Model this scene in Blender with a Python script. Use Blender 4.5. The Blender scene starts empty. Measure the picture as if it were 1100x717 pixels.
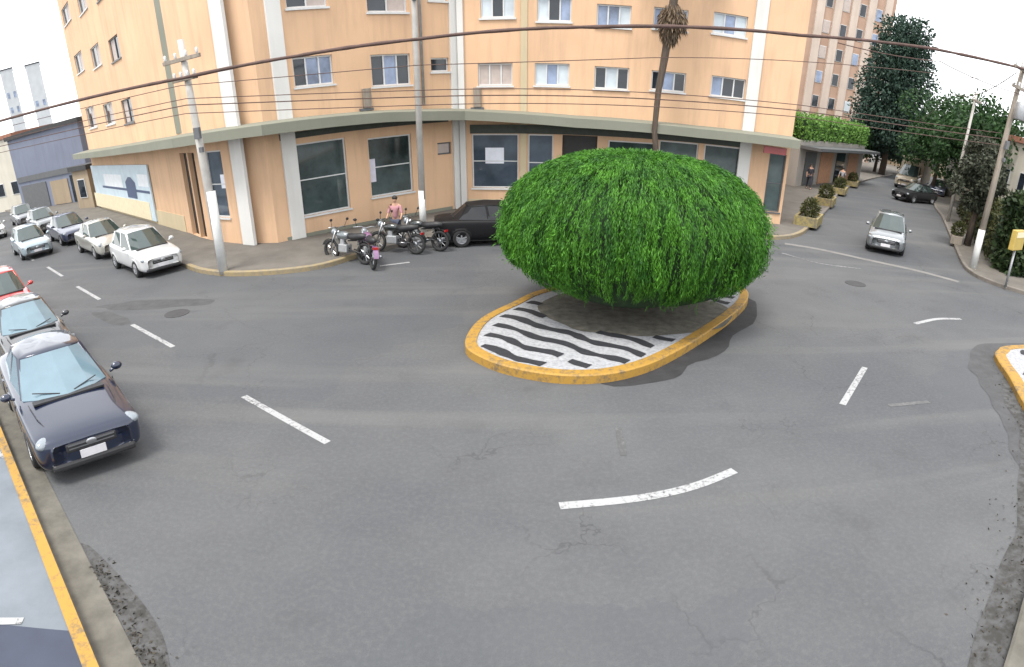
import bpy, bmesh, math, random
import numpy as np
from mathutils import Vector, Matrix, noise
R = math.radians
random.seed(7); rng = np.random.default_rng(7)
scene = bpy.context.scene
col = scene.collection

# ------------------------------------------------------------------ survey: camera height 5 m, phone panorama, pitched down
CAM_H, PITCH, FOC, PW, PH = 5.0, R(20.8), 692.0, 1100.0, 717.0
def ray(px, py):
    th = (px - PW / 2) / FOC; y = (PH / 2 - py) / FOC
    x, f = math.sin(th), math.cos(th)
    c, s = math.cos(PITCH), math.sin(PITCH)
    return Vector((x, f * c + y * s, -f * s + y * c)).normalized()
def G(px, py, z=0.0):                      # where that sight line meets the level z
    r = ray(px, py); t = (CAM_H - z) / -r.z
    return Vector((r.x * t, r.y * t))
def at(px, py, D):                         # the point on that sight line at plan distance D
    r = ray(px, py); d = math.hypot(r.x, r.y)
    return Vector((r.x / d * D, r.y / d * D, CAM_H + D * r.z / d))

# ------------------------------------------------------------------ materials
def new_mat(name):
    m = bpy.data.materials.new(name); m.use_nodes = True
    nt = m.node_tree; b = nt.nodes['Principled BSDF']
    return m, nt, b
def N(nt, typ, **kw):
    n = nt.nodes.new(typ)
    for k, v in kw.items():
        if k in n.inputs: n.inputs[k].default_value = v
        else: setattr(n, k, v)
    return n
def mat(name, c, rough=.6, var=.12, scale=4.0, bump=0.0, bscale=60, metal=0.0, spec=.5, coat=0.0, vec='Object', stretch=None):
    m, nt, b = new_mat(name)
    tc = N(nt, 'ShaderNodeTexCoord'); src = tc.outputs[vec]
    if stretch:
        mp = N(nt, 'ShaderNodeMapping'); mp.inputs['Scale'].default_value = stretch
        nt.links.new(src, mp.inputs[0]); src = mp.outputs[0]
    no = N(nt, 'ShaderNodeTexNoise', Scale=scale, Detail=6.0, Roughness=.62)
    nt.links.new(src, no.inputs['Vector'])
    cr = N(nt, 'ShaderNodeValToRGB')
    cr.color_ramp.elements[0].position = .3; cr.color_ramp.elements[1].position = .7
    cr.color_ramp.elements[0].color = (*[max(0, v * (1 - var)) for v in c], 1)
    cr.color_ramp.elements[1].color = (*[min(1, v * (1 + var)) for v in c], 1)
    nt.links.new(no.outputs['Fac'], cr.inputs[0]); nt.links.new(cr.outputs[0], b.inputs['Base Color'])
    b.inputs['Roughness'].default_value = rough; b.inputs['Metallic'].default_value = metal
    b.inputs['Specular IOR Level'].default_value = spec
    if coat: b.inputs['Coat Weight'].default_value = coat; b.inputs['Coat Roughness'].default_value = .04
    if bump:
        n2 = N(nt, 'ShaderNodeTexNoise', Scale=bscale, Detail=4.0); nt.links.new(src, n2.inputs['Vector'])
        bp = N(nt, 'ShaderNodeBump', Strength=bump, Distance=.02); nt.links.new(n2.outputs['Fac'], bp.inputs['Height'])
        nt.links.new(bp.outputs[0], b.inputs['Normal'])
    return m
def leaf_mat(name, dark, light, trans=.25):
    m, nt, b = new_mat(name)
    g = N(nt, 'ShaderNodeNewGeometry'); cr = N(nt, 'ShaderNodeValToRGB')
    cr.color_ramp.elements[0].color = (*dark, 1); cr.color_ramp.elements[1].color = (*light, 1)
    nt.links.new(g.outputs['Random Per Island'], cr.inputs[0])
    nt.links.new(cr.outputs[0], b.inputs['Base Color']); b.inputs['Roughness'].default_value = .55
    b.inputs['Specular IOR Level'].default_value = .25
    tr = N(nt, 'ShaderNodeBsdfTranslucent'); nt.links.new(cr.outputs[0], tr.inputs[0])
    mx = N(nt, 'ShaderNodeMixShader'); mx.inputs[0].default_value = trans
    nt.links.new(b.outputs[0], mx.inputs[1]); nt.links.new(tr.outputs[0], mx.inputs[2])
    nt.links.new(mx.outputs[0], nt.nodes['Material Output'].inputs[0])
    return m
def math_node(nt, op, a, b=None, clamp=False):
    n = nt.nodes.new('ShaderNodeMath'); n.operation = op; n.use_clamp = clamp
    for i, v in enumerate((a, b)):
        if v is None: continue
        if isinstance(v, (int, float)): n.inputs[i].default_value = v
        else: nt.links.new(v, n.inputs[i])
    return n.outputs[0]
def mixc(nt, fac, a, b):
    n = nt.nodes.new('ShaderNodeMix'); n.data_type = 'RGBA'
    for sock, v in ((n.inputs[0], fac), (n.inputs[6], a), (n.inputs[7], b)):
        if isinstance(v, (int, float)): sock.default_value = v
        elif isinstance(v, tuple): sock.default_value = (*v, 1)
        else: nt.links.new(v, sock)
    return n.outputs[2]
def ramp(nt, src, p0, p1):
    n = nt.nodes.new('ShaderNodeMapRange'); n.inputs[1].default_value = p0; n.inputs[2].default_value = p1
    nt.links.new(src, n.inputs[0]); return n.outputs[0]

def asphalt():
    m, nt, b = new_mat('asphalt')
    tc = N(nt, 'ShaderNodeTexCoord'); P = tc.outputs['Object']
    def noise_(scale, det=5.0, rough=.6, vec=P):
        n = N(nt, 'ShaderNodeTexNoise', Scale=scale, Detail=det, Roughness=rough); nt.links.new(vec, n.inputs['Vector']); return n
    big = noise_(.16, 4); mid = noise_(.9, 6, .7); fine = noise_(14, 6, .75); grit = noise_(90, 2)
    c = mixc(nt, ramp(nt, big.outputs['Fac'], .35, .65), (.064, .068, .075), (.098, .100, .103))
    c = mixc(nt, math_node(nt, 'MULTIPLY', ramp(nt, mid.outputs['Fac'], .45, .75), .45), c, (.064, .065, .068))
    c = mixc(nt, math_node(nt, 'MULTIPLY', ramp(nt, fine.outputs['Fac'], .45, .8), .42), c, (.15, .15, .147))
    c = mixc(nt, math_node(nt, 'MULTIPLY', ramp(nt, grit.outputs['Fac'], .5, .75), .5), c, (.035, .035, .037))
    # warped cell edges: alligator cracks, only where a broad mask lets them through
    wp = N(nt, 'ShaderNodeVectorMath'); wp.operation = 'MULTIPLY_ADD'
    wn = noise_(1.3, 4, .65); nt.links.new(wn.outputs['Color'], wp.inputs[0]); wp.inputs[1].default_value = (1.1, 1.1, 0); nt.links.new(P, wp.inputs[2])
    for sc, wd, lo, hi, ms, st in ((.55, .010, .50, .64, .22, .45), (1.7, .020, .55, .68, .35, .34)):
        v = N(nt, 'ShaderNodeTexVoronoi', Scale=sc); v.feature = 'DISTANCE_TO_EDGE'; nt.links.new(wp.outputs[0], v.inputs['Vector'])
        line = math_node(nt, 'SUBTRACT', 1.0, ramp(nt, v.outputs['Distance'], wd * .25, wd))
        mask = ramp(nt, noise_(ms, 2).outputs['Fac'], lo, hi)
        c = mixc(nt, math_node(nt, 'MULTIPLY', math_node(nt, 'MULTIPLY', line, mask), st), c, (.020, .020, .021))
    # old square repairs
    v = N(nt, 'ShaderNodeTexVoronoi', Scale=.13); v.distance = 'CHEBYCHEV'; nt.links.new(wp.outputs[0], v.inputs['Vector'])
    sep = N(nt, 'ShaderNodeSeparateColor'); nt.links.new(v.outputs['Color'], sep.inputs[0])
    c = mixc(nt, math_node(nt, 'MULTIPLY', ramp(nt, sep.outputs[0], .62, .64), .3), c, (.060, .066, .074))
    oil = noise_(.75, 3, .5)
    c = mixc(nt, math_node(nt, 'MULTIPLY', ramp(nt, oil.outputs['Fac'], .62, .74), .25), c, (.036, .036, .038))
    wr = N(nt, 'ShaderNodeTexNoise', Scale=.35, Detail=3.0); mpw = N(nt, 'ShaderNodeMapping'); mpw.inputs['Rotation'].default_value = (0, 0, R(38)); mpw.inputs['Scale'].default_value = (.22, 2.6, 1); nt.links.new(P, mpw.inputs[0]); nt.links.new(mpw.outputs[0], wr.inputs['Vector'])
    c = mixc(nt, math_node(nt, 'MULTIPLY', ramp(nt, wr.outputs['Fac'], .52, .72), .35), c, (.150, .147, .141))
    nt.links.new(c, b.inputs['Base Color'])
    b.inputs['Roughness'].default_value = .82; b.inputs['Specular IOR Level'].default_value = .35
    bp = N(nt, 'ShaderNodeBump', Strength=.35, Distance=.01); nt.links.new(grit.outputs['Fac'], bp.inputs['Height']); nt.links.new(bp.outputs[0], b.inputs['Normal'])
    return m

def worn_paint(name, c, under, lo=.36, hi=.5, scale=9):
    m, nt, b = new_mat(name)
    tc = N(nt, 'ShaderNodeTexCoord')
    n = N(nt, 'ShaderNodeTexNoise', Scale=scale, Detail=8.0, Roughness=.72); nt.links.new(tc.outputs['Object'], n.inputs['Vector'])
    n2 = N(nt, 'ShaderNodeTexNoise', Scale=.8, Detail=2.0); nt.links.new(tc.outputs['Object'], n2.inputs['Vector'])
    f = math_node(nt, 'ADD', n.outputs['Fac'], math_node(nt, 'MULTIPLY', math_node(nt, 'SUBTRACT', n2.outputs['Fac'], .5), .35))
    nt.links.new(mixc(nt, ramp(nt, f, lo, hi), under, c), b.inputs['Base Color']); b.inputs['Roughness'].default_value = .7
    return m

def facade_mat(name, c, stain):
    m, nt, b = new_mat(name)
    tc = N(nt, 'ShaderNodeTexCoord'); P = tc.outputs['Object']
    mp = N(nt, 'ShaderNodeMapping'); mp.inputs['Scale'].default_value = (1.2, 1.2, .12); nt.links.new(P, mp.inputs[0])
    st = N(nt, 'ShaderNodeTexNoise', Scale=1.6, Detail=7.0, Roughness=.7); nt.links.new(mp.outputs[0], st.inputs['Vector'])
    bl = N(nt, 'ShaderNodeTexNoise', Scale=.5, Detail=5.0); nt.links.new(P, bl.inputs['Vector'])
    base = mixc(nt, ramp(nt, bl.outputs['Fac'], .3, .7), tuple(v * .92 for v in c), tuple(min(1, v * 1.06) for v in c))
    base = mixc(nt, math_node(nt, 'MULTIPLY', ramp(nt, st.outputs['Fac'], .48, .78), .6), base, stain)
    nt.links.new(base, b.inputs['Base Color']); b.inputs['Roughness'].default_value = .85; b.inputs['Specular IOR Level'].default_value = .25
    fn = N(nt, 'ShaderNodeTexNoise', Scale=40.0, Detail=3.0); nt.links.new(P, fn.inputs['Vector'])
    bp = N(nt, 'ShaderNodeBump', Strength=.15, Distance=.01); nt.links.new(fn.outputs['Fac'], bp.inputs['Height']); nt.links.new(bp.outputs[0], b.inputs['Normal'])
    return m

def brick_mat(name, c1, c2, mortar, scale=1.0):
    m, nt, b = new_mat(name)
    tc = N(nt, 'ShaderNodeTexCoord')
    br = N(nt, 'ShaderNodeTexNoise', Scale=.35, Detail=8.0); nt.links.new(tc.outputs['Object'], br.inputs['Vector'])
    nt.links.new(mixc(nt, ramp(nt, br.outputs['Fac'], .35, .65), c1, c2), b.inputs['Base Color']); b.inputs['Roughness'].default_value = .9
    return m

M = {}
M['asphalt'] = asphalt()
M['lane_paint'] = worn_paint('lane_paint', (.30, .305, .31), (.075, .075, .078), .36, .50, 14)
M['faded_paint'] = worn_paint('faded_paint', (.24, .24, .24), (.07, .07, .072), .40, .62, 10)
M['ghost_paint'] = worn_paint('ghost_paint', (.13, .13, .13), (.072, .072, .074), .45, .65, 10)
M['yellow_paint'] = worn_paint('yellow_paint', (.33, .185, .028), (.13, .095, .055), .34, .52, 9)
M['pale_yellow'] = worn_paint('pale_yellow', (.27, .21, .11), (.17, .155, .13), .34, .6, 6)
M['concrete'] = mat('concrete', (.165, .16, .152), .9, .18, 2.2, .2, 50)
M['kerb'] = mat('kerb', (.15, .135, .118), .9, .25, 3.0, .2, 40)
M['gutter'] = mat('gutter', (.105, .098, .083), .9, .3, 2.6, .2, 40)
M['pavement'] = mat('pavement', (.118, .108, .094), .9, .2, 1.2, .2, 30)
M['blue_pavement'] = mat('blue_pavement', (.128, .147, .168), .75, .20, 1.1, .1, 40)
M['slate_paint'] = mat('slate_paint', (.03, .038, .062), .7, .15, 2.0)
M['mosaic_white'] = mat('mosaic_white', (.29, .295, .31), .8, .28, 16, .25, 60)
M['mosaic_black'] = mat('mosaic_black', (.016, .017, .021), .8, .4, 14, .2, 60)
M['soil'] = mat('soil', (.12, .112, .090), .95, .4, 5, .5, 25)
M['dirt'] = worn_paint('dirt', (.024, .023, .020), (.062, .062, .063), .42, .58, 5)
M['orange'] = facade_mat('orange_render', (.61, .405, .258), (.36, .245, .165))
M['white_render'] = facade_mat('white_render', (.60, .595, .575), (.48, .46, .42))
M['canopy'] = facade_mat('canopy_concrete', (.20, .205, .165), (.17, .18, .14))
M['sill'] = facade_mat('sill_render', (.50, .42, .28), (.40, .34, .24))
M['dark_green'] = mat('canopy_shade_green', (.045, .055, .045), .7, .2)
M['frame_light'] = mat('frame_light', (.55, .56, .56), .5, .06)
M['frame_dark'] = mat('frame_dark', (.10, .105, .11), .5, .1)
M['tar'] = mat('tar', (.04, .04, .042), .8, .2)
def glass(name, c, rough=.06, var=.5, scale=.9):
    return mat(name, c, rough, var, scale, spec=.6)
M['dark_door'] = mat('dark_door', (.018, .017, .016), .6, .3)
M['glass_dark'] = glass('glass_dark', (.018, .024, .032))
M['glass_blue'] = glass('glass_blue', (.20, .25, .36), .2)
M['glass_pale'] = glass('glass_pale', (.46, .52, .56), .3, .2)
M['glass_shop'] = glass('glass_shop', (.050, .070, .070), .05, .7, .5)
M['glass_shop_blue'] = glass('glass_shop_blue', (.060, .080, .105), .06, .5, .5)
M['shutter'] = mat('shutter', (.42, .36, .33), .7, .1)
M['glass_car'] = mat('glass_car', (.035, .052, .05), .03, .15, 1.0, spec=.9)
M['glass_sky_teal'] = mat('glass_sky_teal', (.12, .185, .225), .03, .15, 1.0, spec=.9)  # pale sky reflection is put into the base colour of this glass
M['tinted'] = mat('tinted_glass', (.006, .007, .009), .25, .2)
M['rubber'] = mat('rubber', (.02, .02, .021), .85, .2, 8)
M['alloy'] = mat('alloy', (.42, .43, .45), .35, .1, 4, metal=.8)
M['chrome'] = mat('chrome', (.42, .43, .45), .28, .05, 4, metal=1)
M['plastic'] = mat('black_plastic', (.02, .02, .022), .5, .2)
M['lens'] = mat('lamp_lens', (.20, .225, .25), .12, .15, 20, spec=.8)
M['red_lens'] = mat('red_lens', (.38, .02, .02), .15, .15, 20, spec=.8)
M['plate'] = mat('plate', (.55, .54, .56), .5, .1)
def paint(name, c, metal=.3): return mat(name, c, .28, .05, 2.0, metal=metal, coat=1.0)
M['wood'] = mat('pole_wood', (.23, .20, .165), .9, .3, 3, .3, 20, stretch=(3, 3, .4))
M['pole_concrete'] = mat('pole_concrete', (.40, .385, .36), .9, .15, 2, .2, 30)
M['whitewash'] = mat('whitewash', (.55, .56, .55), .85, .12, 3)
M['cable'] = mat('cable', (.085, .05, .042), .8, .3, 3)
M['steel'] = mat('galv_steel', (.34, .35, .36), .5, .15, 5, metal=.6)
M['bark'] = mat('bark', (.085, .065, .05), .95, .35, 6, .6, 18, stretch=(3, 3, .5))
M['dry_fibre'] = leaf_mat('dry_fibre', (.08, .055, .038), (.21, .155, .10), .1)
M['bush'] = leaf_mat('bush_leaf', (.007, .052, .006), (.085, .25, .020), .10)
_nt = M['bush'].node_tree; _cr = next(n for n in _nt.nodes if n.type == 'VALTORGB'); _g = next(n for n in _nt.nodes if n.type == 'NEW_GEOMETRY')
_tc = N(_nt, 'ShaderNodeTexCoord'); _mp = N(_nt, 'ShaderNodeMapping'); _mp.inputs['Scale'].default_value = (3.2, 3.2, .7); _nt.links.new(_tc.outputs['Object'], _mp.inputs[0])
_no = N(_nt, 'ShaderNodeTexNoise', Scale=1.0, Detail=4.0, Roughness=.6); _nt.links.new(_mp.outputs[0], _no.inputs['Vector'])
_f = math_node(_nt, 'ADD', math_node(_nt, 'MULTIPLY', _g.outputs['Random Per Island'], .42), math_node(_nt, 'MULTIPLY', ramp(_nt, _no.outputs['Fac'], .40, .64), .6)); _nt.links.new(_f, _cr.inputs[0])
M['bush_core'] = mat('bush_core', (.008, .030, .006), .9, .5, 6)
M['conifer'] = leaf_mat('conifer_leaf', (.014, .034, .026), (.045, .082, .058), .15)
M['tree'] = leaf_mat('tree_leaf', (.012, .036, .012), (.045, .10, .030), .25)
M['tree_grey'] = leaf_mat('dusty_leaf', (.025, .032, .02), (.085, .095, .065), .2)
M['lime'] = leaf_mat('lime_leaf', (.07, .17, .03), (.20, .36, .08), .3)
M['hedge'] = leaf_mat('hedge_leaf', (.012, .025, .010), (.04, .065, .022), .15)
M['olive'] = leaf_mat('olive_leaf', (.03, .036, .014), (.09, .095, .034), .2)
M['litter'] = leaf_mat('litter', (.018, .016, .012), (.055, .047, .034), 0)
M['skin'] = mat('skin', (.38, .22, .15), .6, .1)
M['hair'] = mat('hair', (.02, .015, .012), .7, .2)

# ------------------------------------------------------------------ mesh builder
class MB:
    def __init__(s): s.v = []; s.f = []
    def add(s, vs, fs):
        o = len(s.v); s.v += [tuple(v) for v in vs]; s.f += [tuple(i + o for i in f) for f in fs]; return s
    def box(s, c, d, rz=0.0, M4=None):
        x, y, z = d[0] / 2, d[1] / 2, d[2] / 2
        vs = [Vector((a * x, b * y, e * z)) for a, b, e in ((-1,-1,-1),(1,-1,-1),(1,1,-1),(-1,1,-1),(-1,-1,1),(1,-1,1),(1,1,1),(-1,1,1))]
        if rz:
            m = Matrix.Rotation(rz, 3, 'Z'); vs = [m @ v for v in vs]
        vs = [v + Vector(c) for v in vs]
        if M4: vs = [M4 @ v for v in vs]
        return s.add(vs, [(0,3,2,1),(4,5,6,7),(0,1,5,4),(1,2,6,5),(2,3,7,6),(3,0,4,7)])
    def prism(s, poly, z0, z1):
        n = len(poly); vs = [(p[0], p[1], z0) for p in poly] + [(p[0], p[1], z1) for p in poly]
        area = sum(poly[i][0] * poly[(i+1) % n][1] - poly[(i+1) % n][0] * poly[i][1] for i in range(n))
        fs = [tuple(range(n, 2*n)), tuple(reversed(range(n)))] + [(i, (i+1) % n, n + (i+1) % n, n + i) for i in range(n)]
        if area < 0: fs = [tuple(reversed(f)) for f in fs]
        return s.add(vs, fs)
    def tube(s, pts, r, k=8, cap=True):
        pts = [Vector(p) for p in pts]; n = len(pts)
        rs = r if isinstance(r, (list, tuple)) else [r] * n
        o = []; prev = None
        for i, p in enumerate(pts):
            d = (pts[min(i+1, n-1)] - pts[max(i-1, 0)]).normalized()
            if prev is None:
                a = Vector((0, 0, 1)) if abs(d.z) < .9 else Vector((1, 0, 0)); u = d.cross(a).normalized()
            else:
                u = (prev - d * prev.dot(d)).normalized()
            prev = u; w = d.cross(u)
            o += [p + (u * math.cos(2*math.pi*j/k) + w * math.sin(2*math.pi*j/k)) * rs[i] for j in range(k)]
        fs = [(i*k + j, i*k + (j+1) % k, (i+1)*k + (j+1) % k, (i+1)*k + j) for i in range(n-1) for j in range(k)]
        if cap: fs += [tuple(reversed(range(k))), tuple(range((n-1)*k, n*k))]
        return s.add(o, fs)
    def lathe(s, prof, k=20, c=(0,0,0), axis='Z', cap=True):
        vs = []
        for r, h in prof:
            for j in range(k):
                a = 2*math.pi*j/k; p = (r*math.cos(a), r*math.sin(a), h)
                if axis == 'Y': p = (p[0], p[2], p[1])
                if axis == 'X': p = (p[2], p[0], p[1])
                vs.append(Vector(p) + Vector(c))
        n = len(prof)
        fs = [(i*k+j, i*k+(j+1) % k, (i+1)*k+(j+1) % k, (i+1)*k+j) for i in range(n-1) for j in range(k)]
        if cap: fs += [tuple(reversed(range(k))), tuple(range((n-1)*k, n*k))]
        return s.add(vs, fs)
    def ell(s, c, r, k=14, m=9, rot=None):
        vs = []; 
        for i in range(1, m):
            t = math.pi*i/m
            for j in range(k):
                a = 2*math.pi*j/k; v = Vector((r[0]*math.sin(t)*math.cos(a), r[1]*math.sin(t)*math.sin(a), r[2]*math.cos(t)))
                vs.append(v)
        top, bot = Vector((0,0,r[2])), Vector((0,0,-r[2])); vs += [top, bot]
        if rot: vs = [rot @ v for v in vs]
        vs = [v + Vector(c) for v in vs]; T = (m-1)*k
        fs = [(i*k+j, (i+1)*k+j, (i+1)*k+(j+1) % k, i*k+(j+1) % k) for i in range(m-2) for j in range(k)]
        fs += [(T, j, (j+1) % k) for j in range(k)] + [(T+1, (m-2)*k+(j+1) % k, (m-2)*k+j) for j in range(k)]
        return s.add(vs, fs)
    def weld(s):
        ix = {}; mp = []; nv = []
        for v in s.v:
            k = tuple(round(c, 4) for c in v)
            if k not in ix: ix[k] = len(nv); nv.append(v)
            mp.append(ix[k])
        s.v = nv; s.f = [tuple(mp[i] for i in f) for f in s.f]; return s
    def mesh(s, name, smooth=False):
        me = bpy.data.meshes.new(name); me.from_pydata(s.v, [], s.f); me.update()
        if smooth:
            me.polygons.foreach_set('use_smooth', [True]*len(me.polygons))
        return me
    def build(s, name, m=None, parent=None, smooth=False, bevel=0, subsurf=0):
        me = s.mesh(name, smooth); return link(name, me, m, parent, bevel, subsurf)
def link(name, me, m=None, parent=None, bevel=0, subsurf=0):
    o = bpy.data.objects.new(name, me); col.objects.link(o)
    if m is not None and not me.materials: me.materials.append(m)
    if parent: o.parent = parent
    if bevel:
        b = o.modifiers.new('bevel', 'BEVEL'); b.width = bevel; b.segments = 2; b.limit_method = 'ANGLE'; b.angle_limit = R(40)
    if subsurf:
        b = o.modifiers.new('sub', 'SUBSURF'); b.levels = b.render_levels = subsurf
    return o
def tag(o, label, cat, group=None, kind=None):
    if label: o['label'] = label
    if cat: o['category'] = cat
    if group: o['group'] = group
    if kind: o['kind'] = kind
    return o
def thing(name, label, cat, loc=(0,0,0), rz=0.0, group=None):
    o = bpy.data.objects.new(name, None); col.objects.link(o); o.empty_display_size = .2
    o.location = loc; o.rotation_euler = (0, 0, rz)
    return tag(o, label, cat, group)
def struct(o): o['kind'] = 'structure'; return o
def quads_mesh(name, V4):                      # V4: (n,4,3) array of loose quads
    n = len(V4); me = bpy.data.meshes.new(name)
    me.vertices.add(n*4); me.vertices.foreach_set('co', np.ascontiguousarray(V4, dtype=np.float32).reshape(-1))
    me.loops.add(n*4); me.loops.foreach_set('vertex_index', np.arange(n*4, dtype=np.int32))
    me.polygons.add(n); me.polygons.foreach_set('loop_start', np.arange(0, n*4, 4, dtype=np.int32))
    me.update(calc_edges=True); me.validate()
    return me
def leaves(P, Dr, L, Wd, curl=.15):           # leaf blades at P, along Dr, random roll
    n = len(P); Dr = Dr / np.linalg.norm(Dr, axis=1, keepdims=True)
    a = rng.normal(size=(n, 3)); U = np.cross(Dr, a); U /= np.linalg.norm(U, axis=1, keepdims=True) + 1e-9
    L = np.broadcast_to(L, n)[:, None]; Wd = np.broadcast_to(Wd, n)[:, None]
    tip = P + Dr * L; mid = P + Dr * L * .45 
    return np.stack([P, mid + U * Wd, tip, mid - U * Wd], 1)
def strip(path, w0, w1, z, name, m, parent=None):    # flat ribbon, offsets w0..w1 to the left of travel
    L = offset(path, w0); Rr = offset(path, w1); n = len(path)
    b = MB().add([(p.x, p.y, z) for p in L] + [(p.x, p.y, z) for p in Rr], [(i+1, i, n+i, n+i+1) for i in range(n-1)])
    return b.build(name, m, parent)
def offset(path, d):
    path = [Vector(p[:2]) for p in path]; out = []
    for i, p in enumerate(path):
        t0 = (p - path[i-1]).normalized() if i else None
        t1 = (path[i+1] - p).normalized() if i < len(path)-1 else None
        if t0 is None: t0 = t1
        if t1 is None: t1 = t0
        n0 = Vector((-t0.y, t0.x)); n1 = Vector((-t1.y, t1.x)); mm = (n0 + n1); mm.normalize()
        out.append(p + mm * d / max(.45, mm.dot(n0)))
    return out
def smooth_path(pts, per=6, closed=False):
    P = [Vector(p[:2]) for p in pts]; n = len(P); out = []
    rngi = range(n if closed else n-1)
    for i in rngi:
        p0 = P[(i-1) % n] if closed or i else P[0]*2 - P[1]
        p1, p2 = P[i], P[(i+1) % n]
        p3 = P[(i+2) % n] if closed or i < n-2 else P[-1]*2 - P[-2]
        for k in range(per):
            t = k/per
            out.append(.5*((2*p1) + (p2-p0)*t + (2*p0-5*p1+4*p2-p3)*t*t + (-p0+3*p1-3*p2+p3)*t**3))
    if not closed: out.append(P[-1])
    return out

# ------------------------------------------------------------------ ground, road, pavements
SD = Vector((-.780, .626))                      # the left-hand street runs this way
SN = Vector((.626, .780))                       # across it, towards the orange building
gb = MB(); S = 900
gb.add([(-S, -S, 0), (S, -S, 0), (S, S, 0), (-S, S, 0)], [(0, 1, 2, 3)])
struct(gb.build('road', M['asphalt']))

def kerb_line(path, name, m, w=.16, z=.155, height=.16):  # road to the right of travel: top strip + face
    n = len(path); I = offset(path, w); O = path
    vs = [(p.x, p.y, 0) for p in O] + [(p.x, p.y, z-.02) for p in O] + [(p.x + (q.x-p.x)*.12, p.y + (q.y-p.y)*.12, z) for p, q in zip(O, I)] + [(q.x, q.y, z) for q in I]
    fs = []
    for k in range(3):
        fs += [(k*n+i, k*n+i+1, (k+1)*n+i+1, (k+1)*n+i) for i in range(n-1)]
    return MB().add(vs, fs).build(name, m)

M['patch'] = mat('asphalt_or_shade_patch', (.054, .055, .058), .85, .25, 3, .3, 60)
# pavement round the orange building
c_left = [Vector((-11.2, 19.8)) + SD*70, Vector((-11.2, 19.8)) + SD*8, Vector((-11.2, 19.8)) + SD*1.2]
c_corner = smooth_path([(-11.2, 19.75), (-10.2, 18.95), (-8.9, 18.4), (-7.3, 18.4), (-5.9, 18.95), (-4.7, 20.6), (-3.0, 22.4), (-1.0, 23.3), (1.5, 23.6)], 6)
c_right = smooth_path([(8.5, 23.7), (10.6, 24.0), (12.0, 25.0), (13.6, 27.2), (17.8, 33.6), (23.4, 42.6), (33.9, 56.3), (60, 86)], 4)
kerb_a = c_left + c_corner + c_right
walk = MB().prism([tuple(p) for p in offset(kerb_a, .155)] + [(62, 100), (-80, 100)], -.05, .15)
struct(walk.build('pavement', M['pavement']))
struct(kerb_line(c_left + c_corner[:1], 'kerb', M['kerb']))
struct(kerb_line(c_corner[:32], 'kerb', M['pale_yellow']))
struct(kerb_line(c_corner[31:] + c_right[:3], 'kerb', M['kerb']))
struct(kerb_line(c_right[2:12], 'kerb', M['pale_yellow']))
struct(kerb_line(c_right[11:], 'kerb', M['kerb']))
# concrete gutter across the mouth of the right-hand street
struct(strip(smooth_path([G(843, 262), G(880, 268), G(930, 279), G(985, 291), G(1030, 303)], 4), -.17, .17, .006, 'gutter_strip', M['concrete']))

# pavement beyond on the right, with a worn kerb
kb = smooth_path([(60, 78), (34.7, 46.4), (27.6, 35.6), (21.9, 26.9), (18.7, 22.0), (17.9, 20.4), (17.75, 19.2), (18.3, 17.9), (19.5, 16.8), (23, 15.4), (40, 12)], 5)
pv = MB().prism([tuple(p) for p in offset(kb, .155)] + [(80, 12), (80, 78)], -.05, .15)
struct(pv.build('pavement', M['pavement'])); struct(kerb_line(kb, 'kerb', M['kerb']))

# pavement nose at the right edge, yellow kerb
kc = smooth_path([(40, 9.5), (20, 11.6), (13.2, 11.9), (11.75, 11.55), (11.2, 10.9), (10.75, 10.0), (10.1, 8.9), (9.35, 7.6), (8.2, 6.2), (6.9, 5.0), (5.6, 4.0), (4.2, 3.0), (2.0, 1.6), (-2, -.4)], 5)
pv = MB().prism([tuple(p) for p in offset(kc, .155)] + [(-2, -6), (40, -6)], -.05, .15)
struct(pv.build('pavement', M['mosaic_white'])); 
NOSE = kc
struct(kerb_line(kc[:33], 'kerb', M['yellow_paint'], .3)); struct(kerb_line(kc[32:], 'kerb', M['gutter'], .3))
def ragged_strip(path, w, z, name, m, seed=0, side=-1):
    p = [q for q in path]; n_ = len(p); vs = []
    O = offset(p, side*.01)
    for i_, q in enumerate(p):
        t = i_/(n_-1); k_ = w*(math.sin(math.pi*t)**.5)*(1 + .45*noise.noise((q.x*1.1+seed, q.y*1.1, seed))) + .02
        e_ = offset(p, side*k_)[i_]; vs.append(((O[i_].x, O[i_].y, z), (e_.x, e_.y, z)))
    b_ = MB().add([v for pr_ in vs for v in pr_], [(2*i_, 2*i_+1, 2*i_+3, 2*i_+2) for i_ in range(n_-1)])
    return struct(b_.build(name, m))
ragged_strip(kc[6:44], .75, .006, 'asphalt_or_shade_patch', M['patch'], 3)
ragged_strip(kc[24:62], .38, .009, 'road_edge_dirt', M['dirt'], 8)
# pavement on the near left below the camera: yellow edge, concrete channel
kd0 = G(105, 717, .18); kdir = (G(0, 459, .18) - kd0).normalized()
kd = [kd0 - kdir*6, kd0 - kdir*2, kd0, kd0 + kdir*3, kd0 + kdir*6, kd0 + kdir*12, kd0 + kdir*80]
kd = list(reversed(kd))
nn = Vector((-kdir.y, kdir.x))
nn = nn if nn.x < 0 else -nn                     # away from the road
def flat(name, m, poly, z): return struct(MB().add([(p.x, p.y, z) for p in poly], [tuple(range(len(poly)))]).build(name, m))
out = [kd[0] + nn*14, kd[-1] + nn*14]
a0, a1 = kd[-1] + nn*.0, kd[0] + nn*.0
struct(MB().prism([tuple(p) for p in (a1, a0, a0 + nn*14, a1 + nn*14)], -.05, .176).build('pavement', M['blue_pavement']))
def near_strip(name, m, w0, w1, z0, z1):
    return struct(MB().prism([tuple(p) for p in (a1 + nn*w0, a0 + nn*w0, a0 + nn*w1, a1 + nn*w1)], z0, z1).build(name, m))
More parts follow.
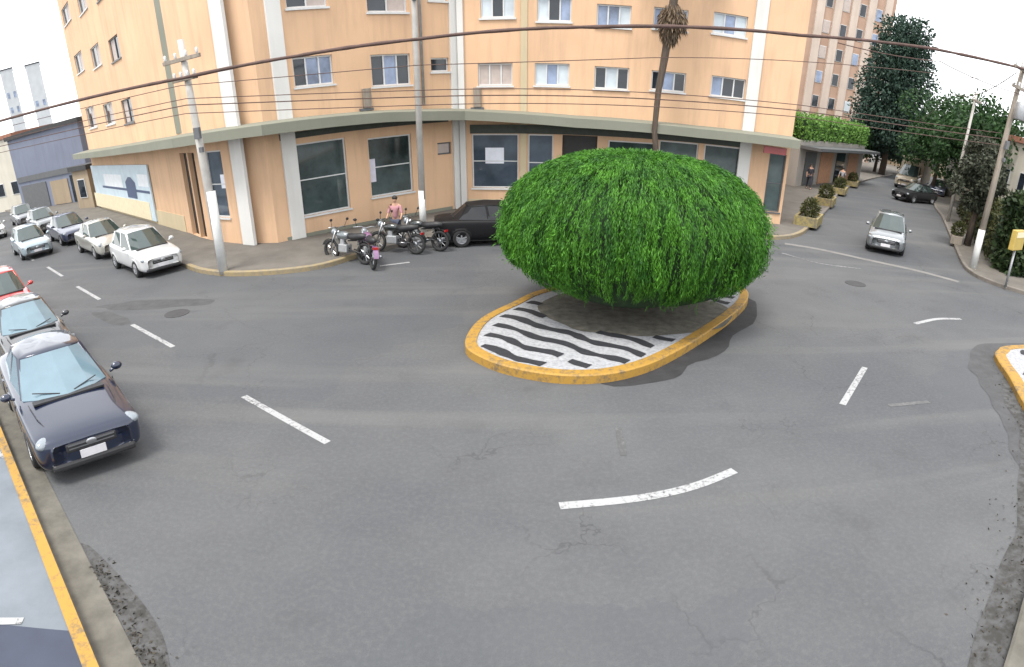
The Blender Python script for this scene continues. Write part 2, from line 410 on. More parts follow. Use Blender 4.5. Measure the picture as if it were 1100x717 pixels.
near_strip('kerb', M['yellow_paint'], -.012, .135, -.02, .186)
near_strip('gutter_channel', M['gutter'], -.42, -.02, -.02, .012)
# painted ground of the pavement: slate field and white bar
sl0 = G(0, 671, .176); sl1 = G(92, 671, .176)
e0 = kd0 + nn*.14
def online(p): return e0 + kdir * (p - e0).dot(kdir)
q1 = online(sl1)
across = (sl0 - q1)
flat('painted_field', M['slate_paint'], [q1, q1 + across*2.2, q1 + across*2.2 - kdir*5, q1 - kdir*5], .180)
flat('painted_bar', M['lane_paint'], [G(-14, 664, .18), G(26, 664, .18), G(23, 671, .18), G(-14, 672, .18)], .184)
flat('painted_bar', M['lane_paint'], [G(-30, 484, .18), G(3, 483, .18), G(10, 492, .18), G(-30, 493, .18)], .184)

# lane markings
def dash(path, w, m='lane_paint', z=.005):
    p = smooth_path(path, 8) if len(path) > 2 else [Vector(a) for a in path]
    return struct(strip(p, -w/2, w/2, z, 'road_marking', M[m]))
for a, b in (((262, 426), (352, 476)), ((142, 349), (186, 373)), ((83, 308), (107, 322)), ((51, 287), (67, 297)), ((28, 275), (36, 280))):
    dash([G(*a), G(*b)], .13)
dash([G(601, 544), G(690, 535), G(745, 523), G(789, 506)], .15)
dash([G(905, 435), G(929, 395)], .13)
dash([G(983, 348), G(1007, 343), G(1032, 343)], .15)
dash([G(840, 272), G(880, 283), G(925, 289)], .12, 'faded_paint')
dash([G(955, 436), G(998, 432)], .12, 'ghost_paint')
dash([G(664, 460), G(670, 490)], .10, 'ghost_paint')
dash([G(408, 286), G(440, 282)], .12, 'lane_paint')
# dark damp band across the left street, tar patches, manhole covers
def blob(cx, cy, rx, ry, rz, name, m, z=.003, seed=0, k=40):
    vs = []
    for j in range(k):
        a = 2*math.pi*j/k; q = 1 + .28*noise.noise((math.cos(a)*1.7 + seed, math.sin(a)*1.7, seed*3.1))
        x, y = rx*q*math.cos(a), ry*q*math.sin(a); vs.append((cx + x*math.cos(rz) - y*math.sin(rz), cy + x*math.sin(rz) + y*math.cos(rz), z))
    return struct(MB().add(vs, [tuple(range(k))]).build(name, m))
p = G(165, 327); blob(p.x, p.y, 2.1, .45, R(2), 'asphalt_or_shade_patch', M['patch'], .003, 1)
p = G(120, 342); blob(p.x, p.y, 1.2, .28, R(-30), 'asphalt_or_shade_patch', M['patch'], .0035, 2)
for px, py in ((919, 305), (190, 337)):
    p = G(px, py); b = MB().lathe([(.36, 0), (.36, .010), (.30, .012), (.28, .008), (.05, .008)], 24, (p.x, p.y, 0)); struct(b.build('manhole_cover', M['tar']))
# worn dirt and litter along the near gutter and the right-hand road edge
gl_ = [kd0 - nn*.42 + kdir*t for t in np.linspace(-1.6, 2.3, 40)]
ragged_strip(gl_, .26, .006, 'road_edge_dirt', M['dirt'], 2, -1)
pts = []
for i in range(300):
    t = rng.random()**.4; k = min(int(t*40), 39); a = kc[14+k if 14+k < len(kc)-1 else len(kc)-2]; b2 = kc[min(15+k, len(kc)-1)]
    q = a.lerp(b2, rng.random()); d = (b2-a).normalized(); q = q + Vector((d.y, -d.x)) * abs(rng.normal(0, .33)); pts.append((q.x, q.y, .012 + rng.random()*.02))
for i in range(260):
    q = kd0 + kdir*(rng.random()*2.6-.8) - nn*(.42 + abs(rng.normal(0, .13))); pts.append((q.x, q.y, .010 + rng.random()*.015))
P = np.array(pts); D_ = rng.normal(size=P.shape)*np.array([1, 1, .25])
o = link('leaf_litter', quads_mesh('leaf_litter', leaves(P, D_, rng.uniform(.015, .08, len(P)), rng.uniform(.005, .02, len(P)))), M['litter'])
tag(o, 'dark dry leaf litter and grit along the gutter edges', 'litter', kind='stuff')

# ------------------------------------------------------------------ the traffic island and its bush
ipts = [(500, 379), (505, 362), (520, 347), (548, 333), (582, 318)]
isl = [G(*q) for q in ipts] + [Vector((2.6, 17.0)), Vector((4.8, 17.2)), Vector((6.3, 16.5))] + [G(*q) for q in ((803, 326), (788, 344), (758, 366), (722, 388), (688, 403), (645, 412), (595, 412), (545, 403), (514, 391))]
isl = smooth_path(isl, 5, True)
ar = sum(isl[i].x*isl[(i+1) % len(isl)].y - isl[(i+1) % len(isl)].x*isl[i].y for i in range(len(isl)))
if ar < 0: isl.reverse()
ring = isl + [isl[0]]
def cl_off(d):
    n = len(isl); o = []
    for i in range(n):
        t = (isl[(i+1) % n] - isl[i-1]).normalized(); o.append(isl[i] + Vector((-t.y, t.x))*d)
    return o
M['kerb_shade'] = mat('kerb_shade_asphalt', (.022, .022, .024), .85, .3, 3, .3, 60)  # near-black tone for the shadow painted beside the island kerb
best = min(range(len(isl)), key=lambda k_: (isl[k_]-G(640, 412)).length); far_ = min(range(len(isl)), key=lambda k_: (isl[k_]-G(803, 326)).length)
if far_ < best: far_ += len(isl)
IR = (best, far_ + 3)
inner = cl_off(.24); lip = cl_off(.03); n = len(isl)
root = thing('traffic_island', 'rounded traffic island with yellow kerb and black and white mosaic paving', 'traffic island')
root['kind'] = 'structure'
rings = [[(p.x, p.y, 0) for p in isl], [(p.x, p.y, .16) for p in isl], [(p.x, p.y, .185) for p in lip], [(p.x, p.y, .185) for p in inner], [(p.x, p.y, .15) for p in inner]]
b = MB(); b.add([v for r_ in rings for v in r_], [(k*n+i, k*n+(i+1) % n, (k+1)*n+(i+1) % n, (k+1)*n+i) for k in range(4) for i in range(n)])
b.build('kerb', M['yellow_paint'], root)
MB().add([(p.x, p.y, .165) for p in inner], [tuple(range(n))]).build('paving', M['mosaic_white'], root)
ragged_strip([isl[k_ % n] for k_ in range(*IR)], .5, .005, 'asphalt_or_shade_patch', M['kerb_shade'], 5)  # shadow band along the right of the kerb, painted onto the road
# bare earth circle under the bush
BC = Vector((2.86, 14.66))
vs = [(BC.x + .1 + 2.35*math.cos(a)*(1+.12*noise.noise((math.cos(a)*2, math.sin(a)*2, 4))), BC.y - .35 + 1.75*math.sin(a)*(1+.12*noise.noise((math.cos(a)*2, math.sin(a)*2, 9))), .170) for a in np.linspace(0, 2*math.pi, 48, endpoint=False)]
MB().add(vs, [tuple(range(48))]).build('earth_bed', M['soil'], root)
def inside(q, poly):
    c_ = False; m_ = len(poly)
    for i in range(m_):
        a, b_ = poly[i], poly[i-1]
        if (a.y > q.y) != (b_.y > q.y) and q.x < (b_.x-a.x)*(q.y-a.y)/(b_.y-a.y) + a.x: c_ = not c_
    return c_
def bands(poly, org, d, z, gap, width, parent, keep=lambda q: True, span=6.0, seed=0):
    d = d.normalized(); nv = Vector((-d.y, d.x)); shrunk = poly
    for k in range(-12, 24):
        run = []
        for t in list(np.arange(-span, span, .09)) + [None]:
            ok = False
            if t is not None:
                c_ = org + d*t + nv*(k*gap + .055*math.sin(t*4.6 + k) + .03*noise.noise((t*2, k*3.1, seed)))
                w_ = width*(.85 + .4*noise.noise((t*3.3, k*1.7, 5+seed))); a, b_ = c_ + nv*w_/2, c_ - nv*w_/2
                ok = inside(a, shrunk) and inside(b_, shrunk) and keep(c_) and noise.noise((t*.8, k*2.3, 11+seed)) > -.42
            if ok: run.append((a, b_))
            else:
                if len(run) > 4:
                    m_ = len(run); MB().add([(p.x, p.y, z) for p, q in run] + [(q.x, q.y, z) for p, q in run], [(i, m_+i, m_+i+1, i+1) for i in range(m_-1)]).build('black_band', M['mosaic_black'], parent)
                run = []
bed = lambda q: ((q.x - BC.x - .1)/2.3)**2 + ((q.y - BC.y + .35)/1.7)**2 > 1
nr = thing('pavement_bands', 'black bands set in the pale pavement nose at the right picture edge', 'paving bands'); nr['kind'] = 'structure'
bands(list(offset(kc[6:40], .36)) + [Vector((20, 4))], Vector((11.6, 10.2)), Vector((.8, .5)), .156, .42, .18, nr, lambda q: q.x < 15 and q.y > 6.5, 4.0, 3)
bands(cl_off(.27), G(580, 385), G(638, 403) - G(522, 366), .174, .56, .25, root, bed)

bush = thing('weeping_bush', 'large round bright green bush with hanging leaf strands on the traffic island', 'bush', (BC.x, BC.y, .16))
prof = [(0, 3.58), (.9, 3.56), (1.55, 3.46), (2.15, 3.22), (2.62, 2.86), (2.95, 2.42), (3.10, 1.95), (3.06, 1.55), (2.85, 1.20), (2.5, .96), (2.2, .82)]
pl = np.array(prof); seg = np.r_[0, np.cumsum(np.hypot(*np.diff(pl, axis=0).T))]; LT = seg[-1]
def profile(s): return np.interp(s, seg, pl[:, 0]), np.interp(s, seg, pl[:, 1])
def lump(phi, z): return 1 + .075*noise.noise((math.cos(phi)*2.2, math.sin(phi)*2.2, z*.9)) + .05*noise.noise((math.cos(phi)*6, math.sin(phi)*6, z*1.3 + 7))
P, Dv, Ls, Ws = [], [], [], []
for lk in range(760):
  lphi = rng.random()*2*math.pi; ls0 = LT*(rng.random()**.72)*.84 - .1; lln = rng.uniform(.8, 2.0); ldep = -rng.random()**1.3*.5 + .12; lsw = rng.normal(0, .05); lw = rng.uniform(.05, .13)
  for st_ in range(6):
    phi = lphi + rng.normal(0, lw)/max(.8, profile(max(ls0, 0))[0])*1.3; s0 = ls0 + rng.normal(0, .12); ln = lln*rng.uniform(.7, 1.1); dep = ldep - abs(rng.normal(0, .05)); k = int(ln/.045); ph = phi
    for j in range(k):
        s = s0 + j*.045
        if s < 0: continue
        if s > LT + rng.uniform(0, .3): break
        r, z = profile(min(s, LT)); z -= max(0, s-LT)
        q = lump(ph, z); rr = max(0, r*q + dep + (.06*(j/k) if r > 1 else 0)); ph += lsw*.045
        x, y = rr*math.cos(ph), rr*math.sin(ph)
        r2, z2 = profile(min(s+.1, LT)); dr, dz = r2-r, z2-profile(min(s, LT))[1]
        d = np.array([dr*math.cos(ph), dr*math.sin(ph), min(dz, 0)-.05]); d /= np.linalg.norm(d)
        out_ = np.array([math.cos(ph), math.sin(ph), .1])
        for side in (0, 1):
            if rng.random() < .2: continue
            P.append((x + rng.normal(0, .016), y + rng.normal(0, .016), z + rng.normal(0, .02)))
            Dv.append(d + out_*rng.uniform(-.05, .28) + rng.normal(0, .22, 3)); Ls.append(rng.uniform(.06, .13)); Ws.append(rng.uniform(.006, .011))
for i in range(1500):   # flyaway sprigs on the outline
    phi = rng.random()*2*math.pi; s = LT*rng.random()*.8; r, z = profile(s); q = lump(phi, z); ext = rng.uniform(.02, .34)
    d0 = np.array([math.cos(phi), math.sin(phi), .5 - s/LT]); 
    for j in range(6):
        P.append(((r*q+.0)*math.cos(phi) + d0[0]*ext*j/6, (r*q)*math.sin(phi) + d0[1]*ext*j/6, z + d0[2]*ext*j/6 - .02*j*j*.15)); Dv.append(d0 + rng.normal(0, .5, 3)); Ls.append(.09); Ws.append(.009)
link('crown', quads_mesh('crown', leaves(np.array(P), np.array(Dv), np.array(Ls), np.array(Ws))), M['bush'], bush)
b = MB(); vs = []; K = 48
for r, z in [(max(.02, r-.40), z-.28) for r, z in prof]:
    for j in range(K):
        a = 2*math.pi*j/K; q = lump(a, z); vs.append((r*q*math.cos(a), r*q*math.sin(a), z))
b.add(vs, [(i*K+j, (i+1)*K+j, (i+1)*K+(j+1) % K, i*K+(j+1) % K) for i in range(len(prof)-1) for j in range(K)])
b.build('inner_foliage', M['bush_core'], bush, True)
b = MB().tube([(0, 0, -.05), (.03, .02, .5), (.0, .04, 1.2), (.05, 0, 2.2)], [.22, .17, .15, .1], 10)
for k in range(7):
    a = k*.9; b.tube([(0, .02, .7), (.6*math.cos(a), .6*math.sin(a), 1.7), (1.7*math.cos(a), 1.7*math.sin(a), 2.5)], [.08, .06, .02], 6)
b.build('trunk', M['bark'], bush, True)

# ------------------------------------------------------------------ the orange building
bld = thing('apartment_building', 'orange corner apartment block with white pilasters and a long concrete canopy', 'building')
A1 = Vector((-14.0, 25.6)); A0 = A1 - (A1 - at(93, 150, 48).xy).normalized()*(A1 - at(93, 150, 48).xy).length
B = [A1, Vector((-12.9, 24.45)), Vector((-11.6, 23.35)), Vector((-10.2, 22.6)), Vector((-8.6, 22.4))]
C0, C1 = B[-1], Vector((-2.3, 28.3))
D0, D1 = C1, at(851, 148, 29.2).xy
def hit(px, py, p0, p1):
    r = ray(px, py); d = Vector((r.x, r.y)).normalized(); u = (p1-p0).normalized()
    # d*t = p0 + u*s
    den = d.x*(-u.y) + u.x*d.y
    t = (p0.x*(-u.y) + u.x*p0.y)/den; s = (d*t - p0).dot(u)
    return s, at(px, py, t).z
TOP = 17.5
def rect(p0, p1, x0, y0, x1, y1):      # a rectangle seen between pixel columns x0,x1 and rows y0,y1 on that wall
    xm = (x0+x1)/2
    ym = (y0+y1)/2; s0 = hit(x0, ym, p0, p1)[0]; s1 = hit(x1, ym, p0, p1)[0]; zt = hit(xm, y0, p0, p1)[1]; zb = hit(xm, y1, p0, p1)[1]
    return [s0, s1, max(zb, .3), zt]
def wall(p0, p1, opens, name='wall', m='orange', z0=.1, z1=TOP, depth=.2, parent=bld):
    L_ = (p1-p0).length; u = (p1-p0).normalized(); nv = Vector((u.y, -u.x))      # outward = to the right of travel
    ss = sorted({0, L_} | {round(v, 4) for o in opens for v in o[:2] if 0 < v < L_}); zz = sorted({z0, z1} | {round(v, 4) for o in opens for v in o[2:4]})
    b = MB()
    W = lambda s, z, d=0: (p0.x + u.x*s - nv.x*d, p0.y + u.y*s - nv.y*d, z)
    for i in range(len(ss)-1):
        for j in range(len(zz)-1):
            sm, zm = (ss[i]+ss[i+1])/2, (zz[j]+zz[j+1])/2
            if any(o[0] < sm < o[1] and o[2] < zm < o[3] for o in opens): continue
            b.add([W(ss[i], zz[j]), W(ss[i+1], zz[j]), W(ss[i+1], zz[j+1]), W(ss[i], zz[j+1])], [(0, 1, 2, 3)])
    for a, c, e, f in opens:
        for q in ((a, e, a, f), (c, f, c, e), (a, f, c, f), (c, e, a, e)):
            b.add([W(q[0], q[1]), W(q[2], q[3]), W(q[2], q[3], depth), W(q[0], q[1], depth)], [(0, 1, 2, 3)])
    return b.weld().build(name, M[m], parent), W
def window(W, o, panes, frame='frame_light', depth=.12, fw=.055, name='window', sill=True, parent=bld, bars=0):
    a, c, e, f = o; n_ = len(panes); fr = MB(); pn = []
    def bx(s0, s1, z0, z1, d0, d1):
        vs = [W(s, z, d) for d in (d0, d1) for (s, z) in ((s0, z0), (s1, z0), (s1, z1), (s0, z1))]
        fr.add(vs, [(0, 1, 2, 3), (7, 6, 5, 4), (0, 4, 5, 1), (1, 5, 6, 2), (2, 6, 7, 3), (3, 7, 4, 0)])
    g = .004
    bx(a+g, c-g, e+g, e+fw, depth-.05, depth+.03); bx(a+g, c-g, f-fw, f-g, depth-.05, depth+.03)
    w = (c-a)/n_
    for i in range(n_+1):
        s = a + w*i; lo = a+g if i == 0 else s-fw/2; hi = c-g if i == n_ else s+fw/2
        if i == 0: hi = a+fw
        if i == n_: lo = c-fw
        bx(lo, hi, e+fw, f-fw, depth-.045, depth+.03)
    if sill: bx(a-.06, c+.06, e-.07, e-.004, -.06, depth-.055)
    for k in range(bars):
        z = e + (f-e)*(k+1)/(bars+1); bx(a+fw, c-fw, z-.02, z+.02, depth-.03, depth+.02)
    root_ = fr.build(name, M[frame], parent)
    for i, pm in enumerate(panes):
        s0, s1 = a + w*i + .02, a + w*(i+1) - .02
        MB().add([W(s0, e+.03, depth), W(s1, e+.03, depth), W(s1, f-.03, depth), W(s0, f-.03, depth)], [(0, 1, 2, 3)]).build('pane', M[pm], root_)
    return root_
d_, bl, pa, sh = 'glass_dark', 'glass_blue', 'glass_pale', 'shutter'
# left street facade
opsA, kA = [], []
for (x, y, w, h) in ((137, 119, 11, 27), (117, 122, 10, 24), (98, 126, 9, 24), (123, 52, 11, 28), (103, 60, 10, 26), (85, 67, 9, 24), (107, -14, 11, 28), (88, 2, 10, 26), (71, 15, 9, 24)):
    opsA.append(rect(A0, A1, x-w/2, y-h/2, x+w/2, y+h/2)); kA.append((['glass_dark', 'shutter'], 'frame_light') if len(kA) % 3 else (['shutter', 'glass_dark'], 'frame_dark'))
dz = 2.75
extra = [[o[0], o[1], o[2]+dz*k, o[3]+dz*k] for o in opsA[6:9] for k in (1, 2)]
wl, WA = wall(A0, A1, [list(o) for o in opsA + [e for e in extra if e[3] < TOP-.3]])
for o, (pn, fr) in zip(opsA, kA): window(WA, o, pn, fr)
for o in extra:
    if o[3] < TOP-.3: window(WA, o, ['shutter', d_])
# corner: a doorway in the dark recess and one tall shop window
opsB = [[], [], [], []]
opsB[0] = [[.45, 1.5, .16, 3.7]]
opsB[1] = [[.08, .75, .16, 3.7]]
opsB[2] = [[.06, 1.12, 1.15, 3.72]]
for i in range(4):
    p0, p1 = B[i], B[i+1]; wl, WB = wall(p0, p1, opsB[i], depth=.2)
    if i < 2:
        o_ = opsB[i][0]; MB().add([WB(o_[0], .16, .19), WB(o_[1], .16, .19), WB(o_[1], 3.7, .19), WB(o_[0], 3.7, .19)], [(0, 1, 2, 3)]).build('door', M['dark_door'], bld)
    if i == 2: window(WB, opsB[2][0], ['glass_shop_blue'], 'frame_light', name='shop_window', bars=1)
# facade between the rounded corner and the white pilaster
opsC = [rect(C0, C1, 315, 60, 358, 92), rect(C0, C1, 399, 58, 441, 92), rect(C0, C1, 463, 62, 482, 77),
        rect(C0, C1, 319, 151, 374, 229), rect(C0, C1, 397, 146, 443, 209), rect(C0, C1, 470, 153, 485, 166)]
pC = [([d_, bl, bl], 'frame_light'), ([d_, bl, d_], 'frame_light'), ([d_], 'frame_light'), (['glass_shop'], 'frame_light'), (['glass_shop'], 'frame_light'), (['shutter'], 'frame_dark')]
up = []
for o in opsC[:3]:
    for k in (1, 2, 3): up.append([o[0], o[1], o[2]+2.55*k, o[3]+2.55*k])
wl, WC = wall(C0, C1, opsC + up)
for i, (o, (pn, fr)) in enumerate(zip(opsC, pC)):
    window(WC, o, pn, fr, name='shop_window' if i in (3, 4) else 'window', bars=1 if i in (3, 4) else 0, sill=i < 5)
for o in up: window(WC, o, [d_, sh] if o[1]-o[0] > 1 else [d_])
# main front
cols = [(532, [sh, sh, sh], [pa, d_, pa]), (593, [pa, bl, pa], [pa, d_, bl]), (657, [d_, pa, d_], [bl, bl, pa]), (718, [d_, bl, d_], [bl, pa, bl]), (782, [bl, d_, d_], [pa, bl, pa])]
yb = {532: (68, 92), 593: (68, 92), 657: (72, 96), 718: (77, 98), 782: (83, 105)}
yt = {532: (-8, 19), 593: (-3, 23), 657: (5, 29), 718: (9, 32), 782: (15, 38)}
opsD, pD = [], []
for x, lo, hi in cols:
    o = rect(D0, D1, x-18.5, yb[x][0], x+18.5, yb[x][1]); opsD.append(o); pD.append(lo)
    o2 = rect(D0, D1, x-18.5+2.5, yt[x][0], x+18.5+2.5, yt[x][1]); opsD.append(o2); pD.append(hi)
    for k in (1, 2, 3):
        opsD.append([o2[0], o2[1], o2[2]+2.5*k, o2[3]+2.5*k]); pD.append([d_, pa, d_])
shopD = [rect(D0, D1, 507, 137, 557, 202), rect(D0, D1, 567, 140, 594, 205), rect(D0, D1, 603, 138, 640, 245), rect(D0, D1, 652, 152, 702, 215), rect(D0, D1, 706, 152, 748, 215), rect(D0, D1, 754, 155, 796, 222), rect(D0, D1, 823, 165, 841, 228)]
for o in shopD: o[3] = min(o[3], 3.25)
wl, WD = wall(D0, D1, opsD + shopD)
for o, pn in zip(opsD, pD): window(WD, o, pn, 'frame_light')
for i, o in enumerate(shopD):
    if i == 2:
        MB().add([WD(o[0], o[2], .19), WD(o[1], o[2], .19), WD(o[1], o[3], .19), WD(o[0], o[3], .19)], [(0, 1, 2, 3)]).build('door', M['dark_door'], bld)
    else: window(WD, o, ['glass_shop_blue' if i < 2 else 'glass_shop'], 'frame_light' if i != 6 else 'frame_dark', name='shop_window', bars=1)
# hidden sides and roof
E1 = Vector((16.0, 46)); F0 = Vector((-20, 52))
wall(D1, E1, [], m='orange'); wall(E1, F0, [], m='orange'); wall(F0, A0, [], m='orange')
poly = [A0] + B + [C1, D1, E1, F0]
MB().prism([tuple(p) for p in offset(poly + [poly[0]], -.25)[:-1]], TOP, TOP+.35).build('roof', M['canopy'], bld)
# pilasters: white render bands proud of the wall, full height
def pilaster(p0, p1, x0, x1, m='white_render', d=.10, z0=.15, yref=120):
    s0 = hit(x0, yref, p0, p1)[0]; s1 = hit(x1, yref, p0, p1)[0]; u = (p1-p0).normalized(); nv = Vector((u.y, -u.x))
    a = p0 + u*s0; c = p0 + u*s1
    return MB().prism([tuple(q) for q in (a - nv*.05, c - nv*.05, c + nv*d, a + nv*d)], z0, TOP-.02).build('pilaster', M[m], bld, bevel=.01)
pilaster(B[2], B[3], 241, 254, yref=110); pilaster(C0, C1, 297, 313); pilaster(C0, C1, 485, 493.5); pilaster(D0, D1, 493.8, 500, d=.14); pilaster(D0, D1, 559, 566, m='sill', d=.05, z0=.15).name = 'pilaster'
pilaster(D0, D1, 799, 812); pilaster(A0, A1, 182, 189, m='canopy', d=.08, z0=4.5, yref=90)
# base courses below the shop windows: painted sill band
for p0, p1, z1, m in ((A0, A1, .9, 'sill'), (C0, C1, .28, 'canopy'), (D0, D1, .55, 'sill')):
    u = (p1-p0).normalized(); nv = Vector((u.y, -u.x)); q0, q1 = p0 + u*.4, p1 - u*.4
    MB().prism([tuple(q) for q in (q0 - nv*.05, q1 - nv*.05, q1 + nv*.03, q0 + nv*.03)], .14, z1).build('plinth', M[m], bld)
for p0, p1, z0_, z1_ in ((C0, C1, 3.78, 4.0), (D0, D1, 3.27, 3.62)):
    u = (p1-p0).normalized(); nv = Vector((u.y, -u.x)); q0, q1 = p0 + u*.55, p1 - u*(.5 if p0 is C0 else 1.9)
    MB().prism([tuple(q) for q in (q0 - nv*.05, q1 - nv*.05, q1 + nv*.06, q0 + nv*.06)], z0_, z1_).build('canopy_shade_band', M['dark_green'], bld)  # dark strip paints the shade under the canopy onto the wall
# canopy slab: profile swept along the front
path = [A0, A0.lerp(A1, .5)] + B + [C0.lerp(C1, .5), C1, D0.lerp(D1, .35), D0.lerp(D1, .7), D1]
zc = [3.92, 3.93, 4.02, 4.06, 4.08, 4.1, 4.1, 4.02, 3.86, 3.62, 3.55, 3.58]
path_o = offset(path, -1.25); path_i = offset(path, .05); n = len(path); vs = []
for q, o_, z in zip(path_i, path_o, zc):
    m_ = q.lerp(o_, .985)
    vs += [(q.x, q.y, z+.42), (m_.x, m_.y, z+.36), (o_.x, o_.y, z+.34), (o_.x, o_.y, z), (m_.x, m_.y, z-.0), (m_.x*.98+q.x*.02, m_.y*.98+q.y*.02, z+.12), (q.x, q.y, z+.12)]
k = 7; fs = [(i*k+j, (i+1)*k+j, (i+1)*k+j+1, i*k+j+1) for i in range(n-1) for j in range(k-1)] + [tuple(range(k)), tuple(reversed(range((n-1)*k, n*k)))]
MB().add(vs, fs).build('canopy', M['canopy'], bld)

def on_wall(p0, p1, x0, y0, x1, y1, d0, d1, name, m, parent=None, bevel=0):
    a, c, e, f = rect(p0, p1, x0, y0, x1, y1); u = (p1-p0).normalized(); nv = Vector((u.y, -u.x)); b = MB()
    q0, q1 = p0 + u*a, p0 + u*c
    b.prism([tuple(q) for q in (q0 + nv*d0, q1 + nv*d0, q1 + nv*d1, q0 + nv*d1)], e, f)
    return b.build(name, m, parent, bevel=bevel), (a, c, e, f, u, nv)
# big shop sign on the left facade
M['sign_blue'] = mat('sign_blue', (.50, .60, .66), .4, .12, 1.2); M['sign_navy'] = mat('sign_navy', (.05, .08, .16), .4, .1); M['sign_white'] = mat('sign_white', (.72, .75, .77), .5, .08, 2); M['sign_cream'] = mat('sign_cream', (.66, .58, .40), .5, .1)
sg, info = on_wall(A0, A1, 104, 177, 164, 229, .035, .12, 'wall_sign', M['sign_blue'])
tag(sg, 'wide pale blue shopfront panel with a navy emblem under the canopy on the left street', 'sign')
o, _ = on_wall(A0, A1, 106, 212, 163, 228, .123, .14, 'lower_band', M['sign_cream'], sg)
b = MB(); a, c, e, f, u, nv = info
def sp(s, z, d=.13): q = A0 + u*s + nv*d; return (q.x, q.y, z)
sm = rect(A0, A1, 138, 190, 148, 212); 
b = MB().add([sp(sm[0], sm[2]), sp(sm[1], sm[2]), sp(sm[1]+.05, sm[3]-.3), sp((sm[0]+sm[1])/2+.3, sm[3]), sp((sm[0]+sm[1])/2-.3, sm[3]), sp(sm[0]-.05, sm[3]-.3)], [tuple(range(6))])
ln = rect(A0, A1, 113, 202, 164, 204.5); b.add([sp(ln[0], ln[2], .128), sp(ln[1]-.2, ln[2], .128), sp(ln[1]-.2, ln[3], .128), sp(ln[0], ln[3], .128)], [(0, 1, 2, 3)])
b.build('emblem', M['sign_navy'], sg)
for x0, x1 in ((114, 133), (150, 161)):
    w_ = rect(A0, A1, x0, 187, x1, 200); MB().add([sp(w_[0], w_[2], .127), sp(w_[1], w_[2], .127), sp(w_[1], w_[3], .127), sp(w_[0], w_[3], .127)], [(0, 1, 2, 3)]).build('white_panel', M['sign_white'], sg)
# notices behind the shop glass stand just proud of the pane
M['paper'] = mat('paper', (.70, .73, .80), .7, .08, 3); M['lilac'] = mat('lilac_paper', (.55, .54, .62), .7, .1, 3)
def notice(p0, p1, x0, y0, x1, y1, label, m='paper'):
    o, _ = on_wall(p0, p1, x0, y0, x1, y1, -.112, -.105, 'paper_notice', M[m]); tag(o, label, 'notice', 'paper notices in the shop windows')
notice(B[2], B[3], 235, 188, 245, 203, 'small white notice in the narrow shop window behind the left utility pole')
notice(C0, C1, 398.5, 171, 405, 196, 'tall narrow lilac notice at the left edge of a shop window', 'lilac')
notice(D0, D1, 521, 159, 541, 176, 'wide white notice in the middle of the shop window left of the bush')
# red shop awning board at the right end of the canopy
M['red'] = mat('red_board', (.22, .05, .05), .5, .15)
ab = MB(); q0, q1 = D0.lerp(D1, .895), D0.lerp(D1, .965); u = (q1-q0).normalized(); nv = Vector((u.y, -u.x))
ab.prism([tuple(q) for q in (q0 + nv*1.02, q1 + nv*1.02, q1 + nv*1.1, q0 + nv*1.1)], 3.24, 3.52); tag(ab.build('fascia_sign', M['red'], bevel=.01), 'small dull red fascia board hung under the right end of the canopy', 'sign')
# wall lamps and pipe boxes on the upper wall
for p0, p1, x, y, lb in ((C0, C1, 393, 107, 'brown junction box on the orange wall right of the first big window'), (D0, D1, 513, 106, 'brown junction box on the orange wall beside the central pilaster')):
    o, _ = on_wall(p0, p1, x-4, y-12, x+4, y+9, .0, .16, 'junction_box', M['wood'], bevel=.01); tag(o, lb, 'junction box')
    on_wall(p0, p1, x-7, y+9.3, x+7, y+12, .0, .12, 'bracket', M['frame_dark'], o)
# rainwater pipe
b = MB(); s_, z_ = hit(453, 90, C0, C1); u = (C1-C0).normalized(); nv = Vector((u.y, -u.x)); q = C0 + u*s_ + nv*.09
b.tube([(q.x, q.y, 4.5), (q.x, q.y, TOP-.2)], .06, 8); b.build('drainpipe', M['steel'], bld, True)

